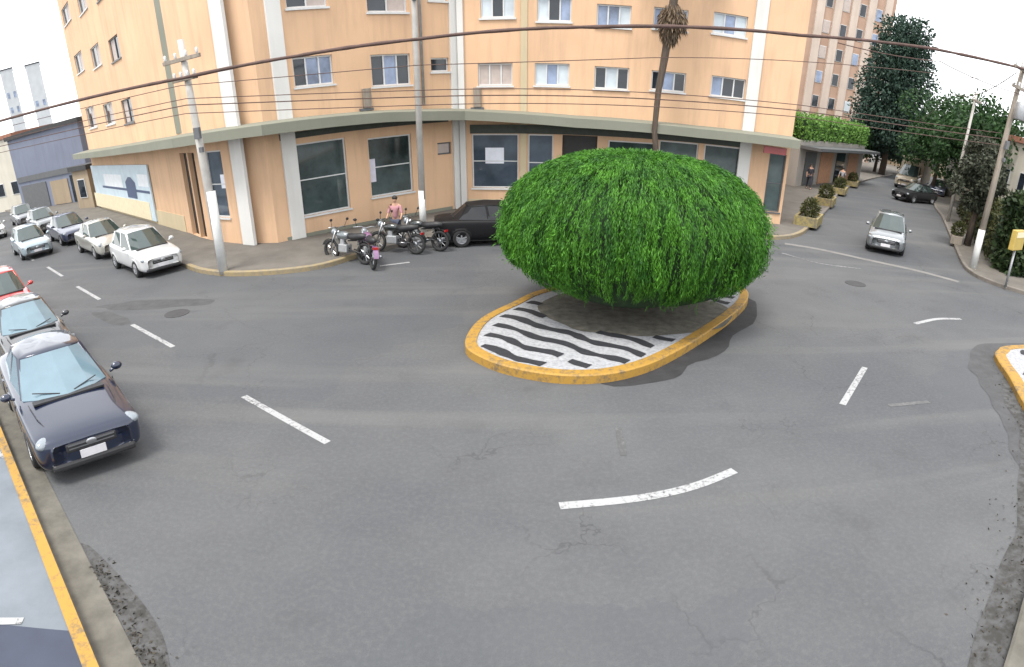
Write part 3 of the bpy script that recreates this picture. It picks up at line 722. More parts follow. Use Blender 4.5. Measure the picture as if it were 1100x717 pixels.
# ------------------------------------------------------------------ cars
def evaluated(o):
    dg = bpy.context.evaluated_depsgraph_get(); return bpy.data.meshes.new_from_object(o.evaluated_get(dg))
STYLES = {
 'sedan': dict(st=[(2.26,.60,.30,.46,.62,.65),(2.22,.77,.22,.47,.69,.73),(2.05,.85,.19,.49,.74,.80),(1.6,.86,.20,.54,.78,.86),(1.1,.88,.20,.56,.86,.93),(.6,.885,.20,.56,.90,.96),(-.3,.885,.20,.56,.92,.97),(-1.2,.88,.20,.57,.94,.99),(-1.7,.865,.21,.58,.94,1.0),(-2.12,.83,.23,.6,.93,.99),(-2.28,.68,.30,.62,.86,.93)],
     base=[(1.12,0,.94),(1.05,.42,.93),(.82,.73,.92),(-.35,.78,.93),(-1.42,.72,.95),(-1.66,.42,.97),(-1.74,0,.98)], top=[(.20,0,1.45),(.15,.33,1.435),(.02,.56,1.40),(-.45,.59,1.42),(-1.0,.54,1.38),(-1.12,.3,1.41),(-1.15,0,1.42)], ax=(1.36,-1.34)),
 'hatch': dict(st=[(2.0,.58,.30,.46,.64,.68),(1.96,.75,.22,.47,.72,.77),(1.78,.82,.19,.49,.79,.85),(1.4,.83,.20,.54,.83,.90),(1.0,.845,.20,.56,.89,.96),(.5,.85,.20,.56,.91,.97),(-.4,.85,.20,.56,.93,.98),(-1.2,.845,.20,.57,.95,1.0),(-1.6,.83,.22,.58,.96,1.0),(-1.86,.78,.27,.6,.95,.99),(-1.96,.62,.36,.62,.88,.94)],
     base=[(1.10,0,.96),(1.03,.42,.95),(.82,.70,.94),(-.30,.75,.95),(-1.55,.70,.98),(-1.84,.42,1.0),(-1.88,0,1.0)], top=[(.28,0,1.51),(.22,.33,1.50),(.08,.55,1.46),(-.45,.58,1.49),(-1.28,.55,1.45),(-1.48,.3,1.48),(-1.50,0,1.48)], ax=(1.22,-1.24)),
 'van': dict(st=[(2.30,.60,.36,.50,.72,.80),(2.24,.80,.26,.50,.86,.94),(2.05,.88,.21,.54,1.0,1.06),(1.7,.92,.20,.6,1.08,1.14),(1.3,.94,.20,.62,1.14,1.2),(.5,.95,.20,.62,1.2,1.24),(-.4,.95,.20,.62,1.22,1.26),(-1.4,.95,.20,.62,1.22,1.26),(-2.0,.94,.22,.62,1.22,1.26),(-2.25,.90,.27,.62,1.2,1.24),(-2.34,.76,.36,.62,1.1,1.18)],
     base=[(1.86,0,1.14),(1.78,.5,1.14),(1.5,.82,1.15),(.2,.86,1.18),(-1.9,.84,1.2),(-2.2,.5,1.2),(-2.24,0,1.2)], top=[(1.05,0,2.02),(1.0,.4,2.01),(.8,.68,1.95),(.2,.72,2.0),(-1.8,.7,1.96),(-2.0,.4,1.99),(-2.02,0,2.0)], ax=(1.5,-1.45)),
}
cache = {}
def car_meshes(style):
    if style in cache: return cache[style]
    S_ = STYLES[style]; vs = []; fs = []; H = []
    def half(st):
        x, w, zb, zw, zs, zt = st
        return [(x, 0, zb), (x, .70*w, zb), (x, .97*w, zb+.05), (x, w, zw-.06), (x, .995*w, zs-.06), (x, .935*w, zs+.012), (x, .62*w, zt-.008), (x, 0, zt)]
    ringn = 14
    for st in S_['st']:
        h = half(st); full = h + [(p[0], -p[1], p[2]) for p in reversed(h[1:-1])]; vs += full
    n = len(S_['st'])
    fs = [(i*ringn+j, (i+1)*ringn+j, (i+1)*ringn+(j+1) % ringn, i*ringn+(j+1) % ringn) for i in range(n-1) for j in range(ringn)]
    for e, rev in ((0, True), (n-1, False)):      # end caps as quad strips
        o_ = e*ringn
        for a in range(6):
            q = (o_+a, o_+a+1, o_+(ringn-a-1) % ringn, o_+(ringn-a) % ringn)
            if a == 0: q = (o_, o_+1, o_+13)
            if a == 6: q = (o_+6, o_+7, o_+8)
            fs.append(q if not rev else tuple(reversed(q)))
        q = (o_+6, o_+7, o_+8); fs.append(q if not rev else tuple(reversed(q)))
    b = MB(); b.add(vs, fs); tmp = b.build('tmp', None, None, True, subsurf=2)
    cuts = MB()
    for ax in S_['ax']:
        for sy in (1, -1): cuts.lathe([(.365, -.2), (.365, .2)], 28, (ax, sy*.86*(1 if style != 'van' else 1.06), .31), 'Y')
    cut = cuts.build('tmp_cut'); 
    mod = tmp.modifiers.new('b', 'BOOLEAN'); mod.operation = 'DIFFERENCE'; mod.object = cut; mod.solver = 'EXACT'
    bpy.context.view_layer.update(); body = evaluated(tmp); body.name = 'car_body'
    if len(body.polygons) < 200:
        tmp.modifiers.remove(mod); body = evaluated(tmp)
    body.polygons.foreach_set('use_smooth', [True]*len(body.polygons))
    bpy.data.objects.remove(tmp); bpy.data.objects.remove(cut)
    base, top = S_['base'], S_['top']
    full_b = base + [(p[0], -p[1], p[2]) for p in reversed(base[1:-1])]; full_t = top + [(p[0], -p[1], p[2]) for p in reversed(top[1:-1])]
    k = len(full_b)
    gl = MB().add([(p[0], p[1], p[2]-.10) for p in full_b] + full_b + full_t, [(r_*k+(i+1) % k, r_*k+i, (r_+1)*k+i, (r_+1)*k+(i+1) % k) for r_ in (0, 1) for i in range(k)])
    # roof: crowned cap that overhangs the glass a little
    cx = sum(p[0] for p in full_t)/k; rf = MB()
    def sc(p, f, dz): return (cx + (p[0]-cx)*f, p[1]*f, p[2]+dz)
    rings = [[sc(p, 1.0, -.05) for p in full_t], [sc(p, 1.035, -.015) for p in full_t], [sc(p, 1.0, .012) for p in full_t], [sc(p, .75, .035) for p in full_t], [sc(p, .35, .045) for p in full_t]]
    rf.add([v for r_ in rings for v in r_] + [(cx, 0, top[0][2]+.05)], [(r_*k+(i+1) % k, r_*k+i, (r_+1)*k+i, (r_+1)*k+(i+1) % k) for r_ in range(4) for i in range(k)] + [(4*k+(i+1) % k, 4*k+i, 5*k) for i in range(k)])
    pil = []
    for i, wd in ((2, .05), (3, .05), (4, .085)):
        for sy in (1, -1):
            a = Vector((base[i][0], sy*base[i][1], base[i][2]-.06)); c = Vector((top[i][0], sy*top[i][1], top[i][2]))
            nrm = Vector((0, sy, .35)).normalized(); ax = Vector((1, 0, 0)) if i != 2 else Vector((.72, -sy*.5, 0)).normalized()
            o_ = nrm*.014
            q = [a - ax*wd + o_, a + ax*wd + o_, c + ax*wd*.8 + o_, c - ax*wd*.8 + o_]
            q += [p - nrm*.04 for p in q]
            pil.append(MB().add(q, [(0, 1, 2, 3), (7, 6, 5, 4), (0, 4, 5, 1), (1, 5, 6, 2), (2, 6, 7, 3), (3, 7, 4, 0)]).mesh('car_pillar'))
    # windscreen seal strip
    cache[style] = (body, gl.mesh('car_glass'), rf.mesh('car_roof', True), pil)
    return cache[style]
tyre_me = MB().lathe([(.19, -.09), (.28, -.1), (.305, -.085), (.315, -.05), (.315, .05), (.305, .085), (.28, .1), (.19, .09)], 26, (0, 0, 0), 'Y', False).mesh('tyre', True)
rb = MB().lathe([(.205, -.02), (.205, .085), (.185, .09), (.175, .05), (.05, .06), (.045, .085), (.01, .085)], 26, (0, 0, 0), 'Y')
for k in range(5):
    a = k*2*math.pi/5; m4 = Matrix.Rotation(a, 4, 'Y'); rb.box((0, .07, .11), (.05, .035, .15), M4=m4)
rim_me = rb.mesh('rim'); 
for me_, m_ in ((tyre_me, M['rubber']), (rim_me, M['alloy'])): me_.materials.append(m_)
def link_m(name, me, m, parent):
    o = bpy.data.objects.new(name, me); col.objects.link(o); o.parent = parent
    if not me.materials: me.materials.append(None)
    o.material_slots[0].link = 'OBJECT'; o.material_slots[0].material = m
    return o
def car(loc, heading, style, paintm, label, group=None, name='parked_car', cat='car', s=1.0, roofm=None, detail=False, glassm=None):
    root = thing(name, label, cat, (loc[0], loc[1], 0.0), math.atan2(heading[1], heading[0]), group); root.scale = (s, s, s)
    S_ = STYLES[style]; body, gl, rf, pil = car_meshes(style)
    link_m('body', body, paintm, root); link_m('windows', gl, glassm or M['glass_car'], root); r_ = link_m('roof', rf, roofm or paintm, root); [link_m('window_pillar', q_, paintm, root) for q_ in pil]
    xf, xr = S_['st'][0][0], S_['st'][-1][0]; v = 1.06 if style == 'van' else (1.0 if style == 'sedan' else .96)
    for ax in S_['ax']:
        for sy in (1, -1):
            w = bpy.data.objects.new('wheel', tyre_me); col.objects.link(w); w.parent = root; w.location = (ax, sy*.775*v, .315); 
            if sy < 0: w.rotation_euler = (0, 0, math.pi)
            q = bpy.data.objects.new('rim', rim_me); col.objects.link(q); q.parent = w
    hz = .62 if style != 'van' else .82; rot = lambda sy: (Matrix.Rotation(-sy*.55, 3, 'Z') @ Matrix.Rotation(.35, 3, 'Y'))
    for sy in (1, -1):
        MB().ell((xf-.18, sy*.635*v, hz+.045), (.115, .20, .085), rot=rot(sy)).build('headlight', M['lens'], root, True)
        MB().ell((xr+.13, sy*.64*v, hz+.14), (.07, .14, .10), rot=Matrix.Rotation(sy*.5, 3, 'Z')).build('tail_light', M['red_lens'], root, True)
        mb = MB().ell((.72 if style != 'van' else 1.35, sy*.98*v, 1.02 if style != 'van' else 1.3), (.07, .10, .07)); mb.tube([(.74 if style != 'van' else 1.37, sy*.84*v, .96 if style != 'van' else 1.24), (.73 if style != 'van' else 1.36, sy*.95*v, 1.0 if style != 'van' else 1.28)], .025, 6)
        mb.build('mirror', M['plastic'] if s < 1 else paintm, root, True)
    gz = .55 if style != 'van' else .7
    MB().box((xf-.02, 0, gz), (.07, .80, .15)).build('grille', M['plastic'], root, bevel=.03)
    g = MB().box((xf+.012, 0, gz+.045), (.02, .72, .022)); g.box((xf+.012, 0, gz-.01), (.018, .70, .016)); g.ell((xf+.024, 0, gz+.03), (.014, .085, .05)); g.build('grille_trim', M['chrome'], root)
    MB().box((xf-.05, 0, .29), (.16, 1.30, .12)).build('air_intake', M['plastic'], root, bevel=.04)
    for sy in (1, -1): MB().ell((xf-.075, sy*.60*v, .36), (.07, .09, .05)).build('fog_lamp', M['lens'], root, True)
    MB().box((xf+.012, 0, .415), (.02, .40, .13)).build('number_plate', M['plate'], root, bevel=.004)
    MB().box((xr-.012, 0, .66), (.02, .40, .13)).build('number_plate', M['plate'], root, bevel=.004)
    MB().box(((xf+xr)/2, 0, .27), (xf-xr-.5, 1.36*v, .18)).build('underbody', M['plastic'], root)
    if detail:
        w0 = S_['st'][5][1]*.992
        for sy in (1, -1):
            for x_ in (.72, -.28, -1.08): MB().tube([(x_, sy*(w0-.012), .36), (x_, sy*(w0+.001), .56), (x_, sy*(w0-.010), .86)], .007, 5).build('door_seam', M['plastic'], root)
            for x_ in (.05, -.78): MB().box((x_-.1, sy*(w0-.002), .80), (.16, .03, .025)).build('door_handle', paintm, root, bevel=.008)
            bx = S_['base'][1]; MB().tube([(bx[0]+.01, sy*.12, bx[2]+.03), (bx[0]-.15, sy*.55, bx[2]+.10)], .010, 5).build('wiper', M['plastic'], root)
            pth = [(xf-.32, sy*.55, .775), (xf-.7, sy*.64, .862), (1.1, sy*.68, .928)]
            MB().tube(pth, .007, 5).build('bonnet_seam', M['plastic'], root)
    if style != 'van': MB().box((S_['base'][1][0]+.06, 0, S_['base'][1][2]-.005), (.16, 1.2, .03)).build('cowl', M['plastic'], root)
    return root
HD = -SD
M['beige'] = paint('beige_paint', (.34, .28, .20), .1); M['beige_box'] = mat('beige_box', (.36, .29, .215), .6, .15, 1.5)
navy = paint('navy_paint', (.007, .013, .036)); char = paint('charcoal_paint', (.016, .018, .022)); redp = paint('red_paint', (.42, .03, .03)); whitep = paint('white_paint', (.52, .53, .535), 0)
cream = paint('cream_paint', (.36, .355, .32), .2); bluep = paint('blue_paint', (.045, .055, .095)); silver = paint('silver_paint', (.20, .215, .225), .6); silverb = paint('pale_blue_silver', (.32, .39, .43), .5); black = mat('black_paint', (.005, .005, .006), .5, .05, 2.0, spec=.25); grey = paint('grey_paint', (.20, .21, .225), .5)
front = lambda f, L_: Vector(f) - HD*L_
GP = 'cars parked along the near kerb'; GF = 'cars parked along the far kerb of the left street'
car(front((-6.22, 6.98), 2.24), (.775, -.632), 'sedan', navy, 'dark navy sedan parked by the yellow kerb, nearest to the viewer', GP, detail=True, s=1.06, glassm=M['glass_sky_teal'])
car(front((-9.92, 10.28), 2.24), HD, 'sedan', char, 'charcoal sedan parked directly behind the navy sedan', GP, detail=True, glassm=M['glass_sky_teal'])
car(front((-14.15, 13.75), 1.98), HD, 'hatch', redp, 'red hatchback at the left picture edge behind the charcoal sedan', GP)
car(front((-11.65, 19.0), 1.98), HD, 'hatch', whitep, 'white hatchback at the head of the row of cars beside the left utility pole', GF)
car(front((-15.9, 22.5), 2.24), HD, 'sedan', cream, 'cream sedan parked second in the row behind the white hatchback', GF)
car(front((-21.0, 26.5), 2.24), HD, 'sedan', bluep, 'dark blue sedan parked third in the row behind the cream sedan', GF)
car(front((-27.0, 31.3), 1.98), HD, 'hatch', silver, 'silver hatchback parked in the row behind the dark blue sedan', GF)
car(front((-33.0, 36.1), 1.98), HD, 'hatch', grey, 'grey hatchback parked farthest up the row on the left street', GF)
car(front((-21.7, 23.9), 1.98), HD, 'hatch', silverb, 'pale blue silver hatchback driving down the lane of the left street', 'cars driving on the left street', 'moving_car')
car(front((-32.0, 31.4), 1.98), HD, 'hatch', whitep, 'white hatchback farther up the lane behind the pale blue silver one', 'cars driving on the left street', 'moving_car')
car((-.5, 22.3), (.97, .1), 'sedan', black, 'black car standing behind the motorcycles and half hidden by the bush', s=.96, glassm=M['tinted'])
RD = (c_right[16] - c_right[12]).normalized()
car((15.95, 24.2), -RD, 'hatch', silver, 'silver hatchback driving alone out of the right-hand street', None, 'moving_car')
p = G(976, 203); tk = car((p.x+.4, p.y+.4), (-.75, -.66), 'van', M['beige'], 'beige box truck far up the right-hand street behind the black sedan', None, 'box_truck', 'truck', s=1.15)
MB().box((-1.0, 0, 1.62), (3.0, 2.02, 2.0)).build('cargo_box', M['beige_box'], tk, bevel=.03); MB().box((-1.0, 0, .56), (2.9, 1.9, .08)).build('cargo_frame', M['plastic'], tk)
p = G(984, 218); car((p.x+.2, p.y+.6), (-.93, -.37), 'sedan', black, 'black sedan standing in front of the beige box truck up the right-hand street', None)
p = G(1006, 211); car((p.x+.2, p.y+.4), (-.62, -.78), 'hatch', bluep, 'dark blue hatchback parked by the right kerb beside the beige box truck', None)
# ------------------------------------------------------------------ people and motorcycles
def skin_mesh(verts, edges, radii, sub=2):
    me = bpy.data.meshes.new('tmp'); me.from_pydata(verts, edges, []); o = bpy.data.objects.new('tmp', me); col.objects.link(o)
    sk = o.modifiers.new('s', 'SKIN'); sk.use_smooth_shade = True
    for i, r in enumerate(radii):
        r = r if isinstance(r, tuple) else (r, r); me.skin_vertices[0].data[i].radius = r
    me.skin_vertices[0].data[0].use_root = True
    sb = o.modifiers.new('b', 'SUBSURF'); sb.levels = sb.render_levels = sub
    bpy.context.view_layer.update(); r_ = evaluated(o); bpy.data.objects.remove(o); return r_
def person(loc, rz, label, shirt, trousers, pose='stand', group=None, h=1.68, z=.15):
    root = thing('person', label, 'person', (loc[0], loc[1], z), rz, group); k = h/1.7; root.scale = (k, k, k)
    # faces +x
    st = .10 if pose == 'stand' else .26
    J = dict(pel=(0,0,.93), bel=(0,0,1.08), che=(.01,0,1.28), sho=(0,0,1.42), nek=(.01,0,1.50), hd0=(.03,0,1.57), hd1=(.02,0,1.66))
    for sd, sy in (('l', 1), ('r', -1)):
        f = st*sy if pose == 'walk' else .02*sy
        J.update({sd+'hip': (0, sy*.09, .88), sd+'kne': (f*.6+.03, sy*.105, .49), sd+'ank': (f, sy*.11, .09), sd+'toe': (f+.16, sy*.13, .035),
                  sd+'sh': (0, sy*.17, 1.40), sd+'elb': (-.02 if pose != 'lean' else .10, sy*.245, 1.13), sd+'wri': (.07 if pose == 'stand' else (.30 if pose == 'lean' else -f*.7+.04), sy*.25, .90 if pose != 'lean' else 1.02), sd+'han': (.10 if pose == 'stand' else (.38 if pose == 'lean' else -f*.8+.06), sy*.245, .81 if pose != 'lean' else .99)})
    nm = list(J); ix = {k_: i for i, k_ in enumerate(nm)}
    rad = dict(pel=(.13,.10), bel=(.12,.09), che=(.14,.10), sho=(.12,.08), nek=.05, hd0=(.075,.085), hd1=(.07,.085))
    for sd in 'lr': rad.update({sd+'hip': .085, sd+'kne': .06, sd+'ank': .04, sd+'toe': .035, sd+'sh': .055, sd+'elb': .04, sd+'wri': .028, sd+'han': (.035, .02)})
    E_ = [('pel','bel'),('bel','che'),('che','sho'),('sho','nek'),('nek','hd0'),('hd0','hd1')]
    for sd in 'lr': E_ += [('pel',sd+'hip'),(sd+'hip',sd+'kne'),(sd+'kne',sd+'ank'),(sd+'ank',sd+'toe'),('sho',sd+'sh'),(sd+'sh',sd+'elb'),(sd+'elb',sd+'wri'),(sd+'wri',sd+'han')]
    me = skin_mesh([J[q] for q in nm], [(ix[a], ix[c]) for a, c in E_], [rad[q] for q in nm], 1)
    link('body', me, M['skin'], root)
    def sub(keys, edges, grow, name, m):
        i2 = {q: i for i, q in enumerate(keys)}
        rr = [tuple(v*grow + .006 for v in (rad[q] if isinstance(rad[q], tuple) else (rad[q],)*2)) for q in keys]
        link(name, skin_mesh([J[q] for q in keys], [(i2[a], i2[c]) for a, c in edges], rr, 1), m, root)
    sub(['pel','bel','che','sho','lsh','lelb','rsh','relb'], [('pel','bel'),('bel','che'),('che','sho'),('sho','lsh'),('lsh','lelb'),('sho','rsh'),('rsh','relb')], 1.12, 'shirt', shirt)
    sub(['pel','lhip','lkne','lank','rhip','rkne','rank'], [('pel','lhip'),('lhip','lkne'),('lkne','lank'),('pel','rhip'),('rhip','rkne'),('rkne','rank')], 1.12, 'trousers', trousers)
    MB().ell((.0, 0, 1.665), (.105, .095, .085)).build('hair', M['hair'], root, True)
    fc = MB()
    fc.ell((.125, 0, 1.60), (.02, .014, .022)); fc.build('nose', M['skin'], root, True)
    for sy in (1, -1):
        MB().lathe([(.05, 0), (.05, .07), (.03, .08)], 8, (J[('l' if sy > 0 else 'r')+'ank'][0]+.06, sy*.12, 0)).build('shoe', M['plastic'], root)
    return root
M['pink'] = mat('pink_cloth', (.36, .18, .20), .85, .12, 8); M['jeans'] = mat('denim', (.05, .06, .09), .85, .15, 8); M['darkcloth'] = mat('dark_cloth', (.03, .03, .04), .85, .2, 8); M['greycloth'] = mat('grey_cloth', (.28, .28, .30), .85, .1, 8)
p = G(420, 268, 0); person((p.x+.15, p.y+.5), R(-95), 'person in a dusty pink shirt standing behind the parked motorcycles', M['pink'], M['jeans'], 'lean', z=0, h=1.7)
p = G(868, 203, .15); person(p, R(-110), 'person in dark clothes on the right street pavement near the canopy end', M['darkcloth'], M['darkcloth'], 'walk')
p = G(902, 205, .15); person(p, R(60), 'person in a grey top walking away between the yellow planters', M['greycloth'], M['jeans'], 'walk')

def motorcycle(loc, rz, label, tank, group, lean=R(7), z=0):
    # about two metres long, leaning on its stand
    root = thing('motorcycle', label, 'motorcycle', (loc[0], loc[1], z), rz, group); root.rotation_euler = (lean, 0, rz); root.scale = (1.12,)*3
    for x in (.66, -.66):
        t = MB(); pr = []
        for i in range(28):
            a = 2*math.pi*i/28
            for j in range(8):
                c_ = 2*math.pi*j/8; rr = .26 + .05*math.cos(c_); pr.append((x + rr*math.cos(a), .05*math.sin(c_), .31 + rr*math.sin(a)))
        t.add(pr, [(i*8+j, ((i+1) % 28)*8+j, ((i+1) % 28)*8+(j+1) % 8, i*8+(j+1) % 8) for i in range(28) for j in range(8)])
        w = t.build('wheel', M['rubber'], root, True)
        h = MB().lathe([(.02, -.06), (.06, -.05), (.06, .05), (.02, .06)], 12, (x, 0, .31), 'Y')
        for k in range(10):
            a = k*math.pi/5; h.tube([(x+.05*math.cos(a), 0, .31+.05*math.sin(a)), (x+.22*math.cos(a), 0, .31+.22*math.sin(a))], .007, 4)
        h.build('rim', M['chrome'], w)
    f = MB()
    for sy in (.07, -.07): f.tube([(.66, sy, .31), (.44, sy, .88)], .022, 8)
    f.build('fork', M['chrome'], root, True)
    f = MB().tube([(.42, -.36, .98), (.38, -.14, 1.0), (.43, 0, .95), (.38, .14, 1.0), (.42, .36, .98)], .014, 6); f.build('handlebar', M['chrome'], root, True)
    f = MB().tube([(.42, 0, .82), (.1, 0, .58), (-.1, 0, .35), (.2, 0, .28), (.4, 0, .7)], .025, 6); f.tube([(.0, 0, .62), (-.6, 0, .68), (-.66, 0, .60)], .022, 6)
    for sy in (.09, -.09): f.tube([(-.66, sy, .31), (-.15, sy, .38)], .02, 6); f.tube([(-.62, sy, .33), (-.45, sy, .68)], .02, 6)
    f.build('frame', M['plastic'], root, True)
    MB().ell((.18, 0, .76), (.27, .14, .13)).build('tank', tank, root, True)
    MB().tube([(.0, 0, .76), (-.25, 0, .74), (-.5, 0, .78), (-.72, 0, .80)], [.08, .11, .10, .06], 10).build('seat', M['plastic'], root, True)
    e = MB().box((.12, 0, .40), (.34, .24, .24)); e.lathe([(.09, -.12), (.09, .12)], 10, (.20, 0, .55), 'Z'); e.build('engine', M['steel'], root, bevel=.03)
    MB().tube([(.25, -.12, .42), (.15, -.14, .28), (-.3, -.15, .30), (-.8, -.16, .38)], [.022, .022, .045, .05], 8).build('exhaust', M['chrome'], root, True)
    MB().lathe([(.03, -.05), (.09, 0), (.095, .06), (.08, .075)], 14, (.52, 0, .84), 'X').build('headlight', M['lens'], root, True)
    for x, a0, a1 in ((.66, 20, 150), (-.66, 40, 170)):
        fn = MB()
        seg_ = [(x + .345*math.cos(R(a)), .31 + .345*math.sin(R(a))) for a in np.linspace(a0, a1, 9)]
        vs = [(q[0], sy, q[1]) for q in seg_ for sy in (-.07, .07)]; fn.add(vs, [(2*i, 2*i+1, 2*i+3, 2*i+2) for i in range(8)]); fn.build('mudguard', tank, root, True)
    MB().box((-.86, 0, .62), (.03, .16, .06)).build('tail_light', M['red_lens'], root)
    for sy in (1, -1):
        m_ = MB().tube([(.40, sy*.26, .99), (.36, sy*.32, 1.16)], .008, 5); m_.ell((.35, sy*.33, 1.2), (.015, .06, .04)); m_.build('mirror', M['plastic'], root, True)
    return root
silver_t = paint('tank_silver', (.16, .18, .19), .4); violet_t = paint('tank_violet', (.20, .10, .20), .2); black_t = paint('tank_black', (.02, .025, .025), .2)
GM = 'motorcycles parked by the building kerb'
p = G(372, 284); motorcycle((p.x, p.y+.25), R(150), 'silver motorcycle parked first in the row at the end of the yellow kerb', silver_t, GM)
p = G(394, 285); motorcycle((p.x, p.y+.1), R(115), 'motorcycle with violet tank parked beside the silver one', violet_t, GM)
p = G(426, 272); motorcycle((p.x, p.y), R(160), 'black motorcycle parked in front of the person in pink', black_t, GM)
p = G(452, 269); motorcycle((p.x, p.y+.1), R(155), 'black motorcycle parked last in the row beside the utility pole', black_t, GM)

# ------------------------------------------------------------------ utility poles and wires
def upole(px, py, zt, label, mtl, white=0, arms=(), rz=0.0, r=.14, lean=(0, 0), lamp=None, transformer=False, base_z=.15):
    p = G(px, py, base_z); root = thing('utility_pole', label, 'utility pole', (p.x, p.y, base_z), rz, 'utility poles round the junction')
    MB().tube([(0, 0, -.1), (lean[0]*.5, lean[1]*.5, zt/2), (lean[0], lean[1], zt)], [r, r*.85, r*.66], 12).build('pole', mtl, root, True)
    if white: MB().lathe([(r*1.06, 0), (r*1.02, white)], 12).build('painted_band', M['whitewash'], root, True)
    for z, L_ in arms:
        k = z/zt; a = MB().box((lean[0]*k, lean[1]*k - .12, z), (L_, .09, .11)); ar_ = a.build('crossarm', M['wood'], root, bevel=.008)
        for t in np.linspace(-L_/2+.1, L_/2-.1, 4):
            MB().lathe([(.02, 0), (.05, .04), (.035, .08), (.05, .12), (.02, .17)], 8, (lean[0]*k + t, lean[1]*k - .12, z+.055)).build('insulator', M['frame_light'], ar_, True)
    if transformer: 
        MB().lathe([(.24, 0), (.26, .03), (.26, .62), (.22, .68), (.05, .72)], 14, (.0, -.42, transformer)).build('transformer', M['steel'], root, True)
    if lamp:
        l_ = MB().tube([(0, 0, lamp), (.0, -.5, lamp+.25), (0, -1.3, lamp+.35)], .03, 6); l_.ell((0, -1.55, lamp+.33), (.11, .3, .08)); l_.build('street_lamp_arm', M['steel'], root, True)
    for bx_, z_, d3 in ((0, zt*.62, (.22, .12, .34)), (.06, zt*.55, (.14, .1, .16))): MB().box((bx_, -r-.04, z_), d3).build('cable_box', M['frame_dark'], root, bevel=.01)
    return Vector((p.x, p.y, base_z))
pL = upole(240, 291, 7.1, 'utility pole with a white lower band at the rounded kerb corner', M['pole_concrete'], 2.6, ((6.55, 1.5), (6.0, 1.0)), R(-15), .15, (-.25, 0))
pM = upole(455, 249, 14, 'tall slim concrete utility pole behind the motorcycles', M['pole_concrete'], 1.5, ((13.2, 1.6),), R(10), .12, (.1, .0))
pR = upole(1045, 288, 8.6, 'utility pole with crossarms at the right street corner beside the dark hedge', M['wood'], 1.7, ((8.3, 1.9), (7.6, 1.4)), R(20), .15, (.15, 0), transformer=6.4)
p4 = upole(1018, 238, 8.2, 'distant thin utility pole farther up the right-hand street', M['pole_concrete'], 0, ((7.7, 1.6),), R(30), .12)
NW = [0]
def wire(pts, r, label, sag=0.0, name='overhead_wire'):
    out_ = []
    for i in range(len(pts)-1):
        a, c = Vector(pts[i]), Vector(pts[i+1])
        for k in range(12 if i < len(pts)-2 else 13):
            t = k/12; q = a.lerp(c, t); q.z -= sag*4*t*(1-t); out_.append(q)
    rr_ = r if r < .03 else [r*(1 + .35*noise.noise((i_*.9, 3.3, 0))) for i_ in range(len(out_))]
    o = MB().tube(out_, rr_, 6, True).build(name, M['cable'], None, True); tag(o, label, 'wire', 'overhead wires across the junction')
    NW[0] += 1; return o
pLl, pRl = pL + Vector((-.2, -.3, 0)), pR + Vector((.1, -.3, 0))
def along(px, py):        # a point over the straight line between the left and right pole
    d = ray(px, py); d = Vector((d.x, d.y)).normalized(); u = Vector((pRl.x-pLl.x, pRl.y-pLl.y)).normalized()
    den = d.x*(-u.y) + u.x*d.y; t = (pLl.x*(-u.y) + u.x*pLl.y)/den; return at(px, py, t)
wl0 = at(-60, 148, 30); 
main = [wl0, along(196, 84), along(320, 60), along(450, 42), along(640, 29), along(860, 38), along(1000, 52), along(1092, 72), at(1180, 100, 34)]
wire(main, .052, 'thick brown cable bundle crossing the whole view in front of the facade', .0)
wire([at(-60, 152, 30.4), along(194, 92), along(450, 70), along(700, 62), along(1092, 90)], .012, 'thin wire hung just below the thick cable bundle', .12)
for k, (a, c, e, lb) in enumerate(((106, 97, 113, 'upper'), (113, 104, 119, 'middle'), (122, 113, 126, 'lower'))):
    wire([at(-60, 165+6*k, 30.8+.2*k), along(200, a), along(455, c), along(860, e), along(1075, e+30)], .013 + .004*(k == 1), f'{lb} of the three thin phone wires in front of the canopy', .10)
pm2 = pM + Vector((0, -.15, 0))
wire([at(1092, 78, 27.5), at(1022, 100, 41), at(980, 130, 70)], .02, 'wire running up the right-hand street from the corner pole', .5)
wire([along(900, 46), along(1010, 66), at(1092, 100, 27.6), at(1180, 130, 33)], .016, 'wire sloping down to the right-hand corner pole', .1)

# slender shaggy trunk rising in front of the facade
p = Vector((6.15, 26.0)); tr = thing('slender_tree', 'slender leaning brown trunk with a dry shaggy tuft above the bush', 'tree', (p.x, p.y, .15))
def at_y(px, py): q = at(px, py, 26.7); return Vector((q.x - p.x, q.y - p.y, q.z - .15))
k0, k1, k2, k3, k4 = Vector((0, 0, -.1)), at_y(703, 140), at_y(707, 100), at_y(714, 62), at_y(727, -20)
MB().tube([k0, k1, k2, k3, k4, k4 + Vector((.3, 0, 1.3))], [.12, .11, .12, .15, .16, .1], 10).build('trunk', M['bark'], tr, True)
ctr = at_y(722, 25); P_, D2 = [], []
for i in range(2600):
    v = rng.normal(size=3); v /= np.linalg.norm(v); r_ = rng.random()**.5
    q = np.array(ctr) + v*np.array([.52, .48, .72])*r_; 
    if q[2] < ctr.z - .2: q[:2] = np.array(ctr)[:2] + (q[:2]-np.array(ctr)[:2])*.75 - np.array([.05, 0])
    P_.append(q); D2.append(v*.5 + np.array([0, 0, -.8]))
link('dry_tuft', quads_mesh('dry_tuft', leaves(np.array(P_), np.array(D2), rng.uniform(.12, .32, len(P_)), rng.uniform(.012, .03, len(P_)))), M['dry_fibre'], tr)
P_, D2 = [], []
